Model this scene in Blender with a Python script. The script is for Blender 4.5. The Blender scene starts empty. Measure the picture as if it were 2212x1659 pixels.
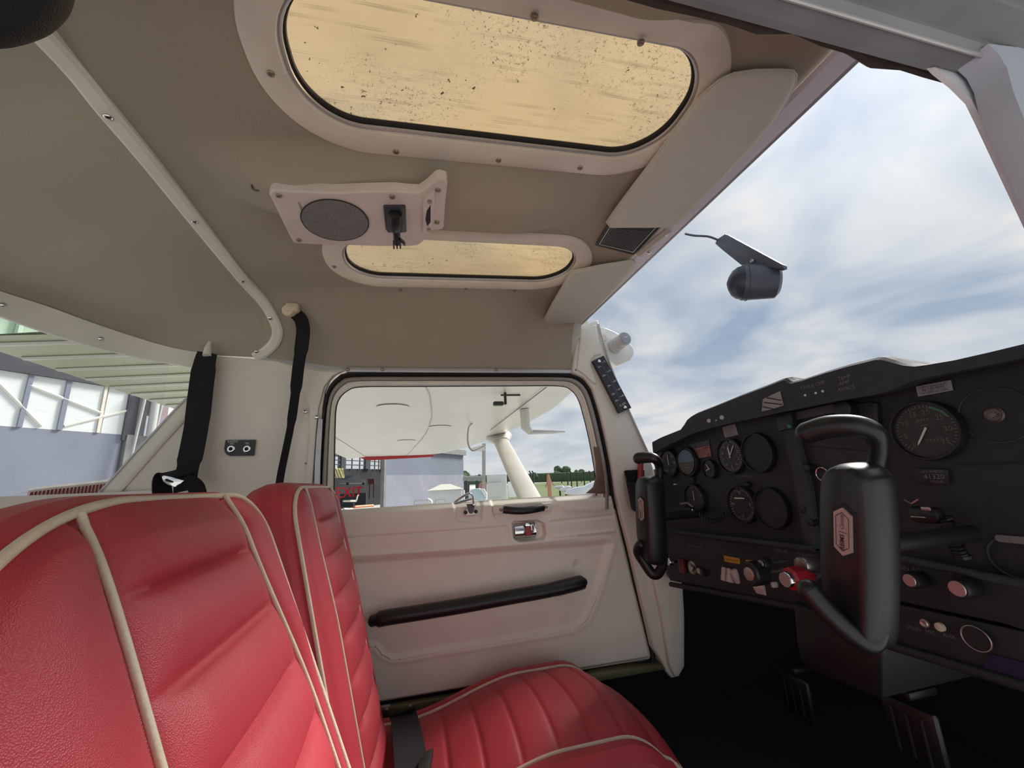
import bpy, bmesh, math, random
import numpy as np
from mathutils import Vector, Matrix
random.seed(7)
SC = bpy.context.scene
COL = SC.collection
ZC = 1.62                                  # height of the eye above the tarmac
# ---------------------------------------------------------------- view geometry (photo taken as 2212x1659)
_c = np.array([1106.0, 829.5]); _f = 867.0
_X = np.array([4600-_c[0], 858-_c[1], _f]); _X /= np.linalg.norm(_X)
_Y = np.array([889-_c[0], 1051-_c[1], _f]); _Y -= _X*(_X@_Y); _Y /= np.linalg.norm(_Y)
_Z = np.cross(_X, _Y)
R3 = np.array([_X, _Y, _Z])
def ray(px, py): return R3 @ np.array([px-_c[0], py-_c[1], _f])
def at(px, py, ax, v):                     # point seen at a pixel on the plane axis = v
    d = ray(px, py); return d*(v/d[ax])
def X(px, py, v): return at(px, py, 0, v)
def Y(px, py, v): return at(px, py, 1, v)
def Zp(px, py, v): return at(px, py, 2, v)
def projN(P):
    Q = np.asarray(P) @ R3
    return _c + Q[..., :2]/Q[..., 2:3]*_f
# ---------------------------------------------------------------- camera
cam = bpy.data.cameras.new('camera'); co = bpy.data.objects.new('camera', cam); COL.objects.link(co)
cam.sensor_fit = 'HORIZONTAL'; cam.sensor_width = 36.0; cam.lens = _f/2212*36.0
cam.clip_start = 0.01; cam.clip_end = 600
M = Matrix.Identity(4)
for i in range(3):
    M[i][0] = R3[i][0]; M[i][1] = -R3[i][1]; M[i][2] = -R3[i][2]
M[2][3] = ZC
co.matrix_world = M
SC.camera = co
# ---------------------------------------------------------------- world: bright broken overcast
SUN_DIR = ray(1890, 60); SUN_DIR = SUN_DIR/np.linalg.norm(SUN_DIR)
w = bpy.data.worlds.new('sky'); SC.world = w; w.use_nodes = True
nt = w.node_tree; nt.nodes.clear()
def N(t, **k):
    n = nt.nodes.new(t)
    for a, b in k.items(): setattr(n, a, b)
    return n
tc = N('ShaderNodeTexCoord'); sx = N('ShaderNodeSeparateXYZ'); nt.links.new(tc.outputs['Generated'], sx.inputs[0])
ab = N('ShaderNodeMath', operation='ABSOLUTE'); nt.links.new(sx.outputs[2], ab.inputs[0])
ad = N('ShaderNodeMath', operation='ADD'); nt.links.new(ab.outputs[0], ad.inputs[0]); ad.inputs[1].default_value = .22
dx = N('ShaderNodeMath', operation='DIVIDE'); nt.links.new(sx.outputs[0], dx.inputs[0]); nt.links.new(ad.outputs[0], dx.inputs[1])
dy = N('ShaderNodeMath', operation='DIVIDE'); nt.links.new(sx.outputs[1], dy.inputs[0]); nt.links.new(ad.outputs[0], dy.inputs[1])
cb = N('ShaderNodeCombineXYZ'); nt.links.new(dx.outputs[0], cb.inputs[0]); nt.links.new(dy.outputs[0], cb.inputs[1])
n1 = N('ShaderNodeTexNoise'); n1.inputs['Scale'].default_value = 1.9; n1.inputs['Detail'].default_value = 5; n1.inputs['Roughness'].default_value = .48; n1.inputs['Distortion'].default_value = .4
mpw = N('ShaderNodeMapping'); mpw.inputs['Location'].default_value = (-5.87, 16.39, 0); nt.links.new(cb.outputs[0], mpw.inputs[0]); nt.links.new(mpw.outputs[0], n1.inputs['Vector'])
rp = N('ShaderNodeValToRGB'); nt.links.new(n1.outputs[0], rp.inputs[0])
e = rp.color_ramp.elements
e[0].position = .36; e[0].color = (.34, .43, .57, 1)
e[1].position = .62; e[1].color = (.78, .78, .78, 1)
k = rp.color_ramp.elements.new(.50); k.color = (.56, .62, .70, 1)
# brightening toward the veiled sun
vd = N('ShaderNodeVectorMath', operation='DOT_PRODUCT'); nt.links.new(tc.outputs['Generated'], vd.inputs[0]); vd.inputs[1].default_value = tuple(SUN_DIR)
mx0 = N('ShaderNodeMath', operation='MAXIMUM'); nt.links.new(vd.outputs['Value'], mx0.inputs[0]); mx0.inputs[1].default_value = 0
pw = N('ShaderNodeMath', operation='POWER'); nt.links.new(mx0.outputs[0], pw.inputs[0]); pw.inputs[1].default_value = 30
glow = N('ShaderNodeMath', operation='MULTIPLY'); nt.links.new(pw.outputs[0], glow.inputs[0]); glow.inputs[1].default_value = .42
ag = N('ShaderNodeMixRGB', blend_type='ADD'); ag.inputs[0].default_value = 1
nt.links.new(rp.outputs[0], ag.inputs[1]); nt.links.new(glow.outputs[0], ag.inputs[2])
hz = N('ShaderNodeMapRange'); nt.links.new(ab.outputs[0], hz.inputs[0]); hz.inputs[1].default_value = 0; hz.inputs[2].default_value = .28; hz.inputs[3].default_value = .65; hz.inputs[4].default_value = 0
mh = N('ShaderNodeMixRGB'); nt.links.new(hz.outputs[0], mh.inputs[0]); nt.links.new(ag.outputs[0], mh.inputs[1]); mh.inputs[2].default_value = (.76, .77, .78, 1)
bg = N('ShaderNodeBackground'); nt.links.new(mh.outputs[0], bg.inputs[0]); bg.inputs[1].default_value = 0.84
wo = N('ShaderNodeOutputWorld'); nt.links.new(bg.outputs[0], wo.inputs[0])
# ---------------------------------------------------------------- sun behind thin cloud
sl = bpy.data.lights.new('sun', 'SUN'); sl.energy = 5.2; sl.angle = math.radians(16); sl.color = (1, .95, .88)
so = bpy.data.objects.new('sun', sl); COL.objects.link(so); so.location = (0, 0, 40)
so.rotation_euler = Vector(SUN_DIR).to_track_quat('Z', 'Y').to_euler()
# ---------------------------------------------------------------- exposure
vs = SC.view_settings
SC.display_settings.display_device = 'sRGB'
vs.view_transform = 'Standard'; vs.look = 'None'; vs.exposure = 0.2; vs.gamma = 1.0; vs.use_curve_mapping = False
SC.cycles.max_bounces = 10; SC.cycles.diffuse_bounces = 6; SC.cycles.transparent_max_bounces = 16; SC.cycles.caustics_reflective = False; SC.cycles.caustics_refractive = False
SC.cycles.sample_clamp_indirect = 6

# ================================================================ materials
def s2l(c): return tuple(((v/255)/12.92 if v/255 <= .04045 else ((v/255+.055)/1.055)**2.4) for v in c)
MATS = {}
def mat(name, rgb, rough=.6, metal=0, noise=0, nscale=30, bump=0, bscale=400, spec=.5, rgb2=None, coat=0, stain=None):
    """plain surface: base colour with a little noise and fine relief"""
    if name in MATS: return MATS[name]
    m = bpy.data.materials.new(name); m.use_nodes = True; t = m.node_tree; b = t.nodes['Principled BSDF']
    b.inputs['Roughness'].default_value = rough; b.inputs['Metallic'].default_value = metal
    b.inputs['Specular IOR Level'].default_value = spec; b.inputs['Coat Weight'].default_value = coat
    c = (*rgb, 1); b.inputs['Base Color'].default_value = c
    tcn = t.nodes.new('ShaderNodeTexCoord')
    if noise or rgb2:
        n = t.nodes.new('ShaderNodeTexNoise'); n.inputs['Scale'].default_value = nscale; n.inputs['Detail'].default_value = 5
        t.links.new(tcn.outputs['Object'], n.inputs['Vector'])
        r = t.nodes.new('ShaderNodeValToRGB'); t.links.new(n.outputs[0], r.inputs[0])
        r.color_ramp.elements[0].position = .3; r.color_ramp.elements[1].position = .7
        d = rgb2 if rgb2 else tuple(v*(1-noise) for v in rgb)
        r.color_ramp.elements[0].color = (*d, 1); r.color_ramp.elements[1].color = c
        out = r.outputs[0]
        if stain:
            n3 = t.nodes.new('ShaderNodeTexNoise'); n3.inputs['Scale'].default_value = stain[1]; n3.inputs['Detail'].default_value = 7; n3.inputs['Roughness'].default_value = .65
            t.links.new(tcn.outputs['Object'], n3.inputs['Vector'])
            r3 = t.nodes.new('ShaderNodeValToRGB'); t.links.new(n3.outputs[0], r3.inputs[0])
            r3.color_ramp.elements[0].position = stain[2]; r3.color_ramp.elements[1].position = stain[2]+.12
            mx = t.nodes.new('ShaderNodeMixRGB'); t.links.new(r3.outputs[0], mx.inputs[0]); t.links.new(out, mx.inputs[1]); mx.inputs[2].default_value = (*stain[0], 1)
            out = mx.outputs[0]
        t.links.new(out, b.inputs['Base Color'])
    if bump:
        n2 = t.nodes.new('ShaderNodeTexVoronoi'); n2.inputs['Scale'].default_value = bscale
        t.links.new(tcn.outputs['Object'], n2.inputs['Vector'])
        bp = t.nodes.new('ShaderNodeBump'); bp.inputs['Strength'].default_value = bump; bp.inputs['Distance'].default_value = .001
        t.links.new(n2.outputs[0], bp.inputs['Height']); t.links.new(bp.outputs[0], b.inputs['Normal'])
    MATS[name] = m; return m
def glass(name, tint=(1, 1, 1), gloss=.05, dirt=None):
    if name in MATS: return MATS[name]
    m = bpy.data.materials.new(name); m.use_nodes = True; t = m.node_tree; t.nodes.clear()
    o = t.nodes.new('ShaderNodeOutputMaterial'); tr = t.nodes.new('ShaderNodeBsdfTransparent'); gl = t.nodes.new('ShaderNodeBsdfGlossy')
    gl.inputs['Roughness'].default_value = .03; tr.inputs[0].default_value = (*tint, 1)
    mx = t.nodes.new('ShaderNodeMixShader'); fr = t.nodes.new('ShaderNodeFresnel'); fr.inputs[0].default_value = 1.15
    ml = t.nodes.new('ShaderNodeMath'); ml.operation = 'MULTIPLY'; ml.inputs[1].default_value = gloss*12; t.links.new(fr.outputs[0], ml.inputs[0])
    t.links.new(ml.outputs[0], mx.inputs[0]); t.links.new(tr.outputs[0], mx.inputs[1]); t.links.new(gl.outputs[0], mx.inputs[2])
    last = mx.outputs[0]
    if dirt: last = dirt(t, tr, last)
    t.links.new(last, o.inputs[0]); MATS[name] = m; return m

def skydirt(t, tr, last):
    """speckled grime on the tinted roof pane: small dark flecks in drifts, faint streaks"""
    tcn = t.nodes.new('ShaderNodeTexCoord')
    def noise(sc, det, vec=None, rough=.5, dist=0):
        n = t.nodes.new('ShaderNodeTexNoise'); n.inputs['Scale'].default_value = sc; n.inputs['Detail'].default_value = det; n.inputs['Roughness'].default_value = rough; n.inputs['Distortion'].default_value = dist
        t.links.new(vec if vec else tcn.outputs['Object'], n.inputs['Vector']); return n.outputs[0]
    def ramp(s, a, b):
        r = t.nodes.new('ShaderNodeMapRange'); t.links.new(s, r.inputs[0]); r.inputs[1].default_value = a; r.inputs[2].default_value = b; return r.outputs[0]
    def mul(a, b):
        m = t.nodes.new('ShaderNodeMath'); m.operation = 'MULTIPLY'
        t.links.new(a, m.inputs[0])
        if isinstance(b, float): m.inputs[1].default_value = b
        else: t.links.new(b, m.inputs[1])
        return m.outputs[0]
    def mxx(a, b):
        m = t.nodes.new('ShaderNodeMath'); m.operation = 'MAXIMUM'; t.links.new(a, m.inputs[0]); t.links.new(b, m.inputs[1]); return m.outputs[0]
    zone = ramp(noise(7, 2), .45, .60)
    flk = ramp(noise(260, 3, rough=.55, dist=1.2), .60, .70)
    f1 = mul(mul(flk, zone), .75)
    rare = mul(ramp(noise(120, 2), .72, .755), .9)
    mp = t.nodes.new('ShaderNodeMapping'); mp.inputs['Scale'].default_value = (1, 26, 1); mp.inputs['Rotation'].default_value = (0, 0, .12); t.links.new(tcn.outputs['Object'], mp.inputs[0])
    st = mul(ramp(noise(9, 4, mp.outputs[0]), .58, .72), .30)
    tot = mxx(mxx(f1, rare), st)
    df = t.nodes.new('ShaderNodeBsdfDiffuse'); df.inputs[0].default_value = (.10, .06, .04, 1)
    m2 = t.nodes.new('ShaderNodeMixShader'); t.links.new(tot, m2.inputs[0]); t.links.new(last, m2.inputs[1]); t.links.new(df.outputs[0], m2.inputs[2])
    # cloudy tint
    r = t.nodes.new('ShaderNodeValToRGB'); n = noise(5, 3); t.links.new(n, r.inputs[0])
    r.color_ramp.elements[0].color = (.86, .74, .56, 1); r.color_ramp.elements[1].color = (.90, .80, .63, 1)
    r.color_ramp.elements[0].position = .35; r.color_ramp.elements[1].position = .65
    t.links.new(r.outputs[0], tr.inputs[0])
    tl_ = t.nodes.new('ShaderNodeBsdfTranslucent'); tl_.inputs[0].default_value = (.54, .43, .29, 1)
    m3 = t.nodes.new('ShaderNodeMixShader'); m3.inputs[0].default_value = .24; t.links.new(last, m3.inputs[1]); t.links.new(tl_.outputs[0], m3.inputs[2]); t.links.new(m3.outputs[0], m2.inputs[1])
    return m2.outputs[0]
def scratchy(t, tr, last):
    tcn = t.nodes.new('ShaderNodeTexCoord')
    n = t.nodes.new('ShaderNodeTexNoise'); n.inputs['Scale'].default_value = 14; n.inputs['Detail'].default_value = 6; n.inputs['Distortion'].default_value = 2.5
    t.links.new(tcn.outputs['Object'], n.inputs['Vector'])
    r = t.nodes.new('ShaderNodeValToRGB'); t.links.new(n.outputs[0], r.inputs[0])
    r.color_ramp.elements[0].position = .49; r.color_ramp.elements[0].color = (0, 0, 0, 1)
    r.color_ramp.elements[1].position = .51; r.color_ramp.elements[1].color = (0, 0, 0, 1)
    k = r.color_ramp.elements.new(.5); k.color = (.12, .12, .12, 1)
    df = t.nodes.new('ShaderNodeBsdfDiffuse'); df.inputs[0].default_value = (.9, .9, .9, 1)
    ml = t.nodes.new('ShaderNodeMath'); ml.operation = 'ADD'; ml.inputs[1].default_value = .05; t.links.new(r.outputs[0], ml.inputs[0])
    m2 = t.nodes.new('ShaderNodeMixShader'); t.links.new(ml.outputs[0], m2.inputs[0]); t.links.new(last, m2.inputs[1]); t.links.new(df.outputs[0], m2.inputs[2])
    return m2.outputs[0]

LINER = mat('headliner_vinyl', (.38, .325, .25), .75, noise=.10, nscale=4, bump=.25, bscale=900)
TRIM = mat('trim_plastic', (.79, .76, .67), .5, noise=.12, nscale=9, bump=.06, bscale=700, stain=((.45, .36, .28), 6, .70))
SKFRAME = mat('skylight_trim', (.78, .70, .60), .55, noise=.15, nscale=14, stain=((.38, .28, .21), 9, .66))
WALLT = mat('side_panel_vinyl', (.76, .71, .62), .55, noise=.10, nscale=5, bump=.08, bscale=900, stain=((.60, .52, .45), 5, .68))
DOORM = mat('door_panel_vinyl', (.92, .87, .77), .55, noise=.12, nscale=6, bump=.12, bscale=1100, stain=((.48, .37, .30), 7, .67))
PANELR = mat('rear_liner_board', (.37, .345, .26), .8, noise=.06, nscale=3, bump=.1, bscale=900)
RED = mat('red_vinyl', (.46, .042, .060), .44, noise=.10, nscale=12, bump=.30, bscale=1300, spec=.45)
CREAM = mat('cream_piping', (.66, .57, .44), .5, noise=.12, nscale=80, bump=.2, bscale=500)
BLK = mat('black_plastic', (.012, .012, .013), .38, bump=.1, bscale=900)
BLKR = mat('black_rubber', (.014, .013, .013), .75)
BELT = mat('black_webbing', (.006, .006, .007), .9, bump=.5, bscale=900)
DASH = mat('dash_paint', (.050, .057, .067), .75, noise=.2, nscale=60, bump=.25, bscale=800, spec=.2)
DASH2 = mat('dash_panel_paint', (.018, .021, .024), .6, noise=.25, nscale=50, bump=.15, bscale=700)
DIAL = mat('dial_face', (.020, .020, .021), .45)
WHITE = mat('white_print', (.62, .62, .60), .5)
DIMW = mat('faded_print', (.16, .16, .155), .6)
CHROME = mat('chrome', (.75, .75, .76), .12, 1)
STEEL = mat('brushed_steel', (.52, .50, .50), .35, 1, noise=.2, nscale=60)
BRASSY = mat('tarnished_screw', (.30, .25, .19), .45, .8)
ALU = mat('aluminium_strip', (.50, .49, .50), .4, .55, noise=.12, nscale=20)
MAUVE = mat('windscreen_header_paint', (.72, .70, .76), .45, noise=.08, nscale=14)
GREYF = mat('door_frame_grey', (.40, .37, .34), .45, .3, noise=.2, nscale=14)
DGREY = mat('dark_frame_grey', (.25, .26, .275), .55, noise=.3, nscale=9)
BROWN = mat('worn_brown_frame', (.20, .13, .09), .5, .2, noise=.3, nscale=30)
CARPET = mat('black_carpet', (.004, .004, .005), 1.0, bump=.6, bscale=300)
GRILLE = mat('speaker_cloth', (.26, .25, .24), .8, rgb2=(.10, .095, .09), nscale=900, bump=.6, bscale=900)
WINGW = mat('wing_white_paint', (.58, .56, .51), .32, noise=.10, nscale=3, stain=((.50, .47, .42), 2.2, .62))
WINGG = mat('wing_flap_green_bounce', (.42, .47, .33), .4, noise=.1, nscale=3)  # white flap; the green it reflects is put into its colour
REDP = mat('red_paint', (.36, .02, .03), .4)
HBLUE = mat('hangar_blue_steel', (.20, .22, .285), .6, noise=.16, nscale=.6, stain=((.42, .33, .28), .9, .68))
HGREY = mat('hangar_grey_steel', (.28, .28, .28), .7, noise=.3, nscale=2, stain=((.30, .17, .11), 2.5, .64))
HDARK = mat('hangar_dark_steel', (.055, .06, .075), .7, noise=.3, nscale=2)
HPANE = mat('hangar_frosted_pane', (.70, .74, .74), .35, noise=.06, nscale=.8)
HGREEN = mat('hangar_green_sheet', (.45, .60, .45), .5, noise=.1, nscale=2)
TARMAC = mat('tarmac', (.62, .61, .58), .9, noise=.2, nscale=.8)
GRASS = mat('grass', (.16, .20, .07), .95, noise=.3, nscale=1.5)
LEAF = mat('tree_leaf', (.10, .15, .08), .9, noise=.4, nscale=2)
CLEAR = glass('clear_acrylic', (.97, .98, .98), .03)
HAZY = glass('scratched_acrylic', (.95, .97, .97), .05, scratchy)
AMBER = glass('amber_acrylic', (1, .8, .6), .02, skydirt)

# ================================================================ mesh helpers
WO = {}
def V(*a): return np.array(a, float)
def unit(v): v = np.asarray(v, float); return v/np.linalg.norm(v)
class MB:
    def __init__(s): s.v = []; s.f = []; s.m = []
    def add(s, vf, mi=0):
        v, f = vf[0], vf[1]; n = len(s.v)
        s.v += [tuple(map(float, p)) for p in v]; s.f += [tuple(i+n for i in q) for q in f]; s.m += [mi]*len(f)
        return s
def obj(name, g, m, parent=None, origin=None, sharp=38, smooth=True):
    if isinstance(g, tuple): g = MB().add(g)
    me = bpy.data.meshes.new(name)
    a = np.array(g.v, float)
    if origin is None:
        lo, hi = a.min(0), a.max(0); origin = (lo+hi)/2
        if parent is None: origin[2] = lo[2]
    origin = np.asarray(origin, float)
    me.from_pydata((a-origin).tolist(), [], g.f)
    ms = m if isinstance(m, (list, tuple)) else [m]
    for q in ms: me.materials.append(q)
    if len(ms) > 1: me.polygons.foreach_set('material_index', g.m)
    if smooth:
        me.polygons.foreach_set('use_smooth', [True]*len(me.polygons))
        me.set_sharp_from_angle(angle=math.radians(sharp))
    me.update()
    o = bpy.data.objects.new(name, me); COL.objects.link(o); WO[o] = origin
    if parent is not None: o.parent = parent; o.location = origin-WO[parent]
    else: o.location = origin
    return o
def tag(o, label=None, cat=None, group=None, kind=None):
    if label: o['label'] = label
    if cat: o['category'] = cat
    if group: o['group'] = group
    if kind: o['kind'] = kind
    return o
def thing(name, loc, label, cat, group=None, kind=None):
    o = bpy.data.objects.new(name, None); COL.objects.link(o); o.location = tuple(loc); WO[o] = np.asarray(loc, float)
    o.empty_display_size = .02
    return tag(o, label, cat, group, kind)
def place(name, mesh, pos, rot, parent, label=None):
    """share a mesh: a child at an absolute position with a rotation matrix"""
    o = bpy.data.objects.new(name, mesh); COL.objects.link(o); WO[o] = np.asarray(pos, float)
    o.parent = parent; o.rotation_euler = rot.to_euler() if hasattr(rot, 'to_euler') else rot
    o.location = np.asarray(pos)-WO[parent]
    if label: o['label'] = label
    return o
def copy_tree(o, delta, parent=None, label=None):
    c = o.copy(); COL.objects.link(c); c.parent = parent
    if parent is None: c.location = Vector(o.location)+Vector(tuple(delta))
    WO[c] = WO[o]+np.asarray(delta)
    if label: c['label'] = label
    for ch in list(o.children): copy_tree(ch, delta, c)
    return c
def frame_of(n, up=(0, 0, 1)):
    n = unit(n); u = np.cross(up, n)
    if np.linalg.norm(u) < 1e-4: u = np.cross((0, 1, 0), n)
    u = unit(u); v = np.cross(n, u); return u, v, n
def box(c, size, bev=0, R=None, seg=2):
    bm = bmesh.new(); bmesh.ops.create_cube(bm, size=1)
    for v in bm.verts: v.co = Vector((v.co.x*size[0], v.co.y*size[1], v.co.z*size[2]))
    if bev: bmesh.ops.bevel(bm, geom=bm.edges[:], offset=min(bev, min(size)*.49), segments=seg, affect='EDGES', profile=.5)
    vs_ = [np.array(v.co) for v in bm.verts]; fs = [[v.index for v in f.verts] for f in bm.faces]; bm.free()
    if R is not None: vs_ = [R[0]*p[0]+R[1]*p[1]+R[2]*p[2] for p in vs_]
    return [p+np.asarray(c) for p in vs_], fs
def prism(pts, vec, bev=0, seg=2):
    """polygon pts extruded by vec; pts is the seen face and gets the bevel"""
    pts = [np.asarray(p, float) for p in pts]; n = len(pts); vec = np.asarray(vec, float)
    if bev:
        bm = bmesh.new(); a = [bm.verts.new(p) for p in pts]; b = [bm.verts.new(p+vec) for p in pts]
        f0 = bm.faces.new(a); bm.faces.new(b[::-1])
        for i in range(n): bm.faces.new((a[(i+1) % n], a[i], b[i], b[(i+1) % n]))
        bmesh.ops.recalc_face_normals(bm, faces=bm.faces[:])
        bmesh.ops.bevel(bm, geom=[e_ for e_ in f0.edges], offset=bev, segments=seg, affect='EDGES', profile=.5, clamp_overlap=True)
        bm.verts.index_update(); vs_ = [np.array(v.co) for v in bm.verts]; fs = [[v.index for v in f.verts] for f in bm.faces]; bm.free(); return vs_, fs
    v = pts+[p+vec for p in pts]
    f = [list(range(n)), list(range(2*n-1, n-1, -1))]+[[(i+1) % n, i, i+n, (i+1) % n+n] for i in range(n)]
    bm = bmesh.new(); q = [bm.verts.new(p) for p in v]; 
    for t in f: bm.faces.new([q[i] for i in t])
    bmesh.ops.recalc_face_normals(bm, faces=bm.faces[:]); bm.verts.index_update()
    fs = [[x_.index for x_ in g.verts] for g in bm.faces]; bm.free()
    return v, fs
def pillow(pts, n, t, inset=.012, rings=4):
    """closed padded board: outline pts, both faces bulge by t/2 along n"""
    pts = [np.asarray(p, float) for p in pts]; k = len(pts); n = unit(n); c = sum(pts)/k; v = []; f = []
    prev = None
    for s in (1, -1):
        ring = None
        for r in range(rings+1):
            a = r/rings; ins = inset*(1-math.cos(a*math.pi/2)); h = t/2*math.sin(a*math.pi/2)*s
            idx = []
            for i in range(k):
                p0, p1, p2 = pts[i-1], pts[i], pts[(i+1) % k]
                e1 = unit(p1-p0); e2 = unit(p2-p1); m1 = np.cross(n, e1); m2 = np.cross(n, e2); m_ = unit(m1+m2)
                if m_@(c-p1) < 0 and r == 0 and i == 0: pass
                v.append(p1+m_*ins*SGN(pts, n)+n*h); idx.append(len(v)-1)
            if ring is not None:
                for i in range(k):
                    j = (i+1) % k; q = (ring[i], ring[j], idx[j], idx[i]); f.append(q if s > 0 else q[::-1])
            ring = idx
        f.append(ring if s > 0 else ring[::-1])
    return v, f
def SGN(pts, n):
    a = sum((np.cross(pts[i], pts[(i+1) % len(pts)]) for i in range(len(pts))), np.zeros(3))
    return 1 if a@n > 0 else -1
def tube(path, r, seg=10, flat=None, closed=False, caps=True):
    """round or flattened (flat=(a,b,normal)) tube along a path; r may be a list"""
    P = [np.asarray(p, float) for p in path]; n = len(P); v = []; f = []
    T = []
    for i in range(n):
        a = P[(i+1) % n] if (closed or i < n-1) else P[i]; b = P[i-1] if (closed or i > 0) else P[i]; T.append(unit(a-b))
    u = np.cross(T[0], (0, 0, 1)); 
    if np.linalg.norm(u) < .1: u = np.cross(T[0], (0, 1, 0))
    if flat is not None: u = np.cross(T[0], flat[2])
    u = unit(u)
    for i in range(n):
        if flat is not None: u = unit(np.cross(T[i], flat[2]))
        else: u = unit(u-T[i]*(u@T[i]))
        w_ = np.cross(T[i], u); rr = r[i] if hasattr(r, '__len__') else r
        for k_ in range(seg):
            a = 2*math.pi*k_/seg
            if flat is not None: v.append(P[i]+u*math.cos(a)*flat[0]*rr+w_*math.sin(a)*flat[1]*rr)
            else: v.append(P[i]+(u*math.cos(a)+w_*math.sin(a))*rr)
    m_ = n if closed else n-1
    for i in range(m_):
        for k_ in range(seg):
            a = i*seg+k_; b = i*seg+(k_+1) % seg; c_ = ((i+1) % n)*seg; f.append((a, b, c_+(k_+1) % seg, c_+k_))
    if caps and not closed: f.append(tuple(range(seg))[::-1]); f.append(tuple((n-1)*seg+k_ for k_ in range(seg)))
    return v, f
def smoothpath(pts, n=6, closed=False):
    P = [np.asarray(p, float) for p in pts]; out = []; L = len(P)
    for i in range(L if closed else L-1):
        p0 = P[i-1] if (i > 0 or closed) else P[i]; p1 = P[i]; p2 = P[(i+1) % L]; p3 = P[(i+2) % L] if (closed or i+2 < L) else P[(i+1) % L]
        for k_ in range(n):
            t = k_/n; out.append(.5*((2*p1)+(-p0+p2)*t+(2*p0-5*p1+4*p2-p3)*t*t+(-p0+3*p1-3*p2+p3)*t**3))
    if not closed: out.append(P[-1])
    return out
def lathe(p0, axis, prof, seg=24, cap=True):
    """prof = [(t along axis, radius)]"""
    u, v_, n = frame_of(axis); p0 = np.asarray(p0, float); v = []; f = []
    for t, r in prof:
        for k_ in range(seg):
            a = 2*math.pi*k_/seg; v.append(p0+n*t+(u*math.cos(a)+v_*math.sin(a))*max(r, 1e-5))
    for i in range(len(prof)-1):
        for k_ in range(seg):
            b = (k_+1) % seg; f.append((i*seg+k_, i*seg+b, (i+1)*seg+b, (i+1)*seg+k_))
    if cap: f.append(tuple(range(seg))[::-1]); f.append(tuple((len(prof)-1)*seg+k_ for k_ in range(seg)))
    return v, f
def strip(A, B):
    n = len(A); return list(A)+list(B), [(i, i+1, n+i+1, n+i) for i in range(n-1)]
def ringstrip(A, B):
    n = len(A); return list(A)+list(B), [(i, (i+1) % n, n+(i+1) % n, n+i) for i in range(n)]
def grid(fn, nu, nv, mask=None):
    v = [fn(i/(nu-1), j/(nv-1)) for j in range(nv) for i in range(nu)]; f = []
    for j in range(nv-1):
        for i in range(nu-1):
            if mask is None or mask((i+.5)/(nu-1), (j+.5)/(nv-1)): f.append((j*nu+i, j*nu+i+1, (j+1)*nu+i+1, (j+1)*nu+i))
    return v, f
def ribbon(path, wdir, width, th=.0016):
    """flat webbing along a path, wdir = list or one width direction"""
    P = [np.asarray(p, float) for p in path]; n = len(P); v = []; f = []
    for i in range(n):
        T = unit(P[min(i+1, n-1)]-P[max(i-1, 0)]); wd = wdir[i] if isinstance(wdir, list) else wdir
        wd = unit(np.asarray(wd)-T*(np.asarray(wd)@T)); nn = np.cross(T, wd); wi = width[i] if hasattr(width, '__len__') else width
        for a, b in ((-1, -1), (1, -1), (1, 1), (-1, 1)): v.append(P[i]+wd*a*wi/2+nn*b*th/2)
    for i in range(n-1):
        for k_ in range(4): f.append((i*4+k_, i*4+(k_+1) % 4, i*4+4+(k_+1) % 4, i*4+4+k_))
    f.append((3, 2, 1, 0)); f.append(tuple((n-1)*4+k_ for k_ in range(4)))
    return v, f
def circ(c, u, v_, r, n=28, r2=None):
    r2 = r if r2 is None else r2
    return [np.asarray(c)+np.asarray(u)*math.cos(2*math.pi*k_/n)*r+np.asarray(v_)*math.sin(2*math.pi*k_/n)*r2 for k_ in range(n)]
_txt = {}
def textgeo(s, o, u, v_, size, align='CENTER', off=.0004, bold=0, shear=0):
    key = (s, align, bold, shear)
    if key not in _txt:
        cu = bpy.data.curves.new('t', 'FONT'); cu.body = s; cu.align_x = align; cu.align_y = 'CENTER'; cu.resolution_u = 2; cu.offset = bold; cu.shear = shear
        ob = bpy.data.objects.new('t', cu); me = bpy.data.meshes.new_from_object(ob)
        _txt[key] = ([tuple(p.co) for p in me.vertices], [tuple(p.vertices) for p in me.polygons])
        bpy.data.objects.remove(ob); bpy.data.curves.remove(cu); bpy.data.meshes.remove(me)
    a, f = _txt[key]; u = unit(u); v_ = unit(v_); n = np.cross(u, v_); o = np.asarray(o, float)
    return [o+u*p[0]*size+v_*p[1]*size+n*off for p in a], f
def sd(P, poly):
    """signed distance (negative inside) of points P (N,2) to a polygon"""
    poly = np.asarray(poly, float); d = np.full(len(P), 1e9); ins = np.zeros(len(P), bool)
    for i in range(len(poly)):
        a = poly[i-1]; b = poly[i]; e_ = b-a; w_ = P-a; t = np.clip((w_@e_)/(e_@e_), 0, 1); d = np.minimum(d, np.linalg.norm(w_-t[:, None]*e_, axis=1))
        c1 = (a[1] > P[:, 1]) != (b[1] > P[:, 1])
        with np.errstate(divide='ignore', invalid='ignore'): xx = (b[0]-a[0])*(P[:, 1]-a[1])/(b[1]-a[1])+a[0]
        ins ^= c1 & (P[:, 0] < xx)
    return np.where(ins, -d, d)
def sst(x, a, b):
    t = np.clip((np.asarray(x, float)-a)/(b-a), 0, 1); return t*t*(3-2*t)
def rrect(x0, x1, y0, y1, r, n=8):
    out = []
    for cx, cy, a0 in ((x1-r, y1-r, 0), (x0+r, y1-r, 90), (x0+r, y0+r, 180), (x1-r, y0+r, 270)):
        for k_ in range(n+1):
            a = math.radians(a0+90*k_/n); out.append((cx+r*math.cos(a), cy+r*math.sin(a)))
    return out
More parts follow.
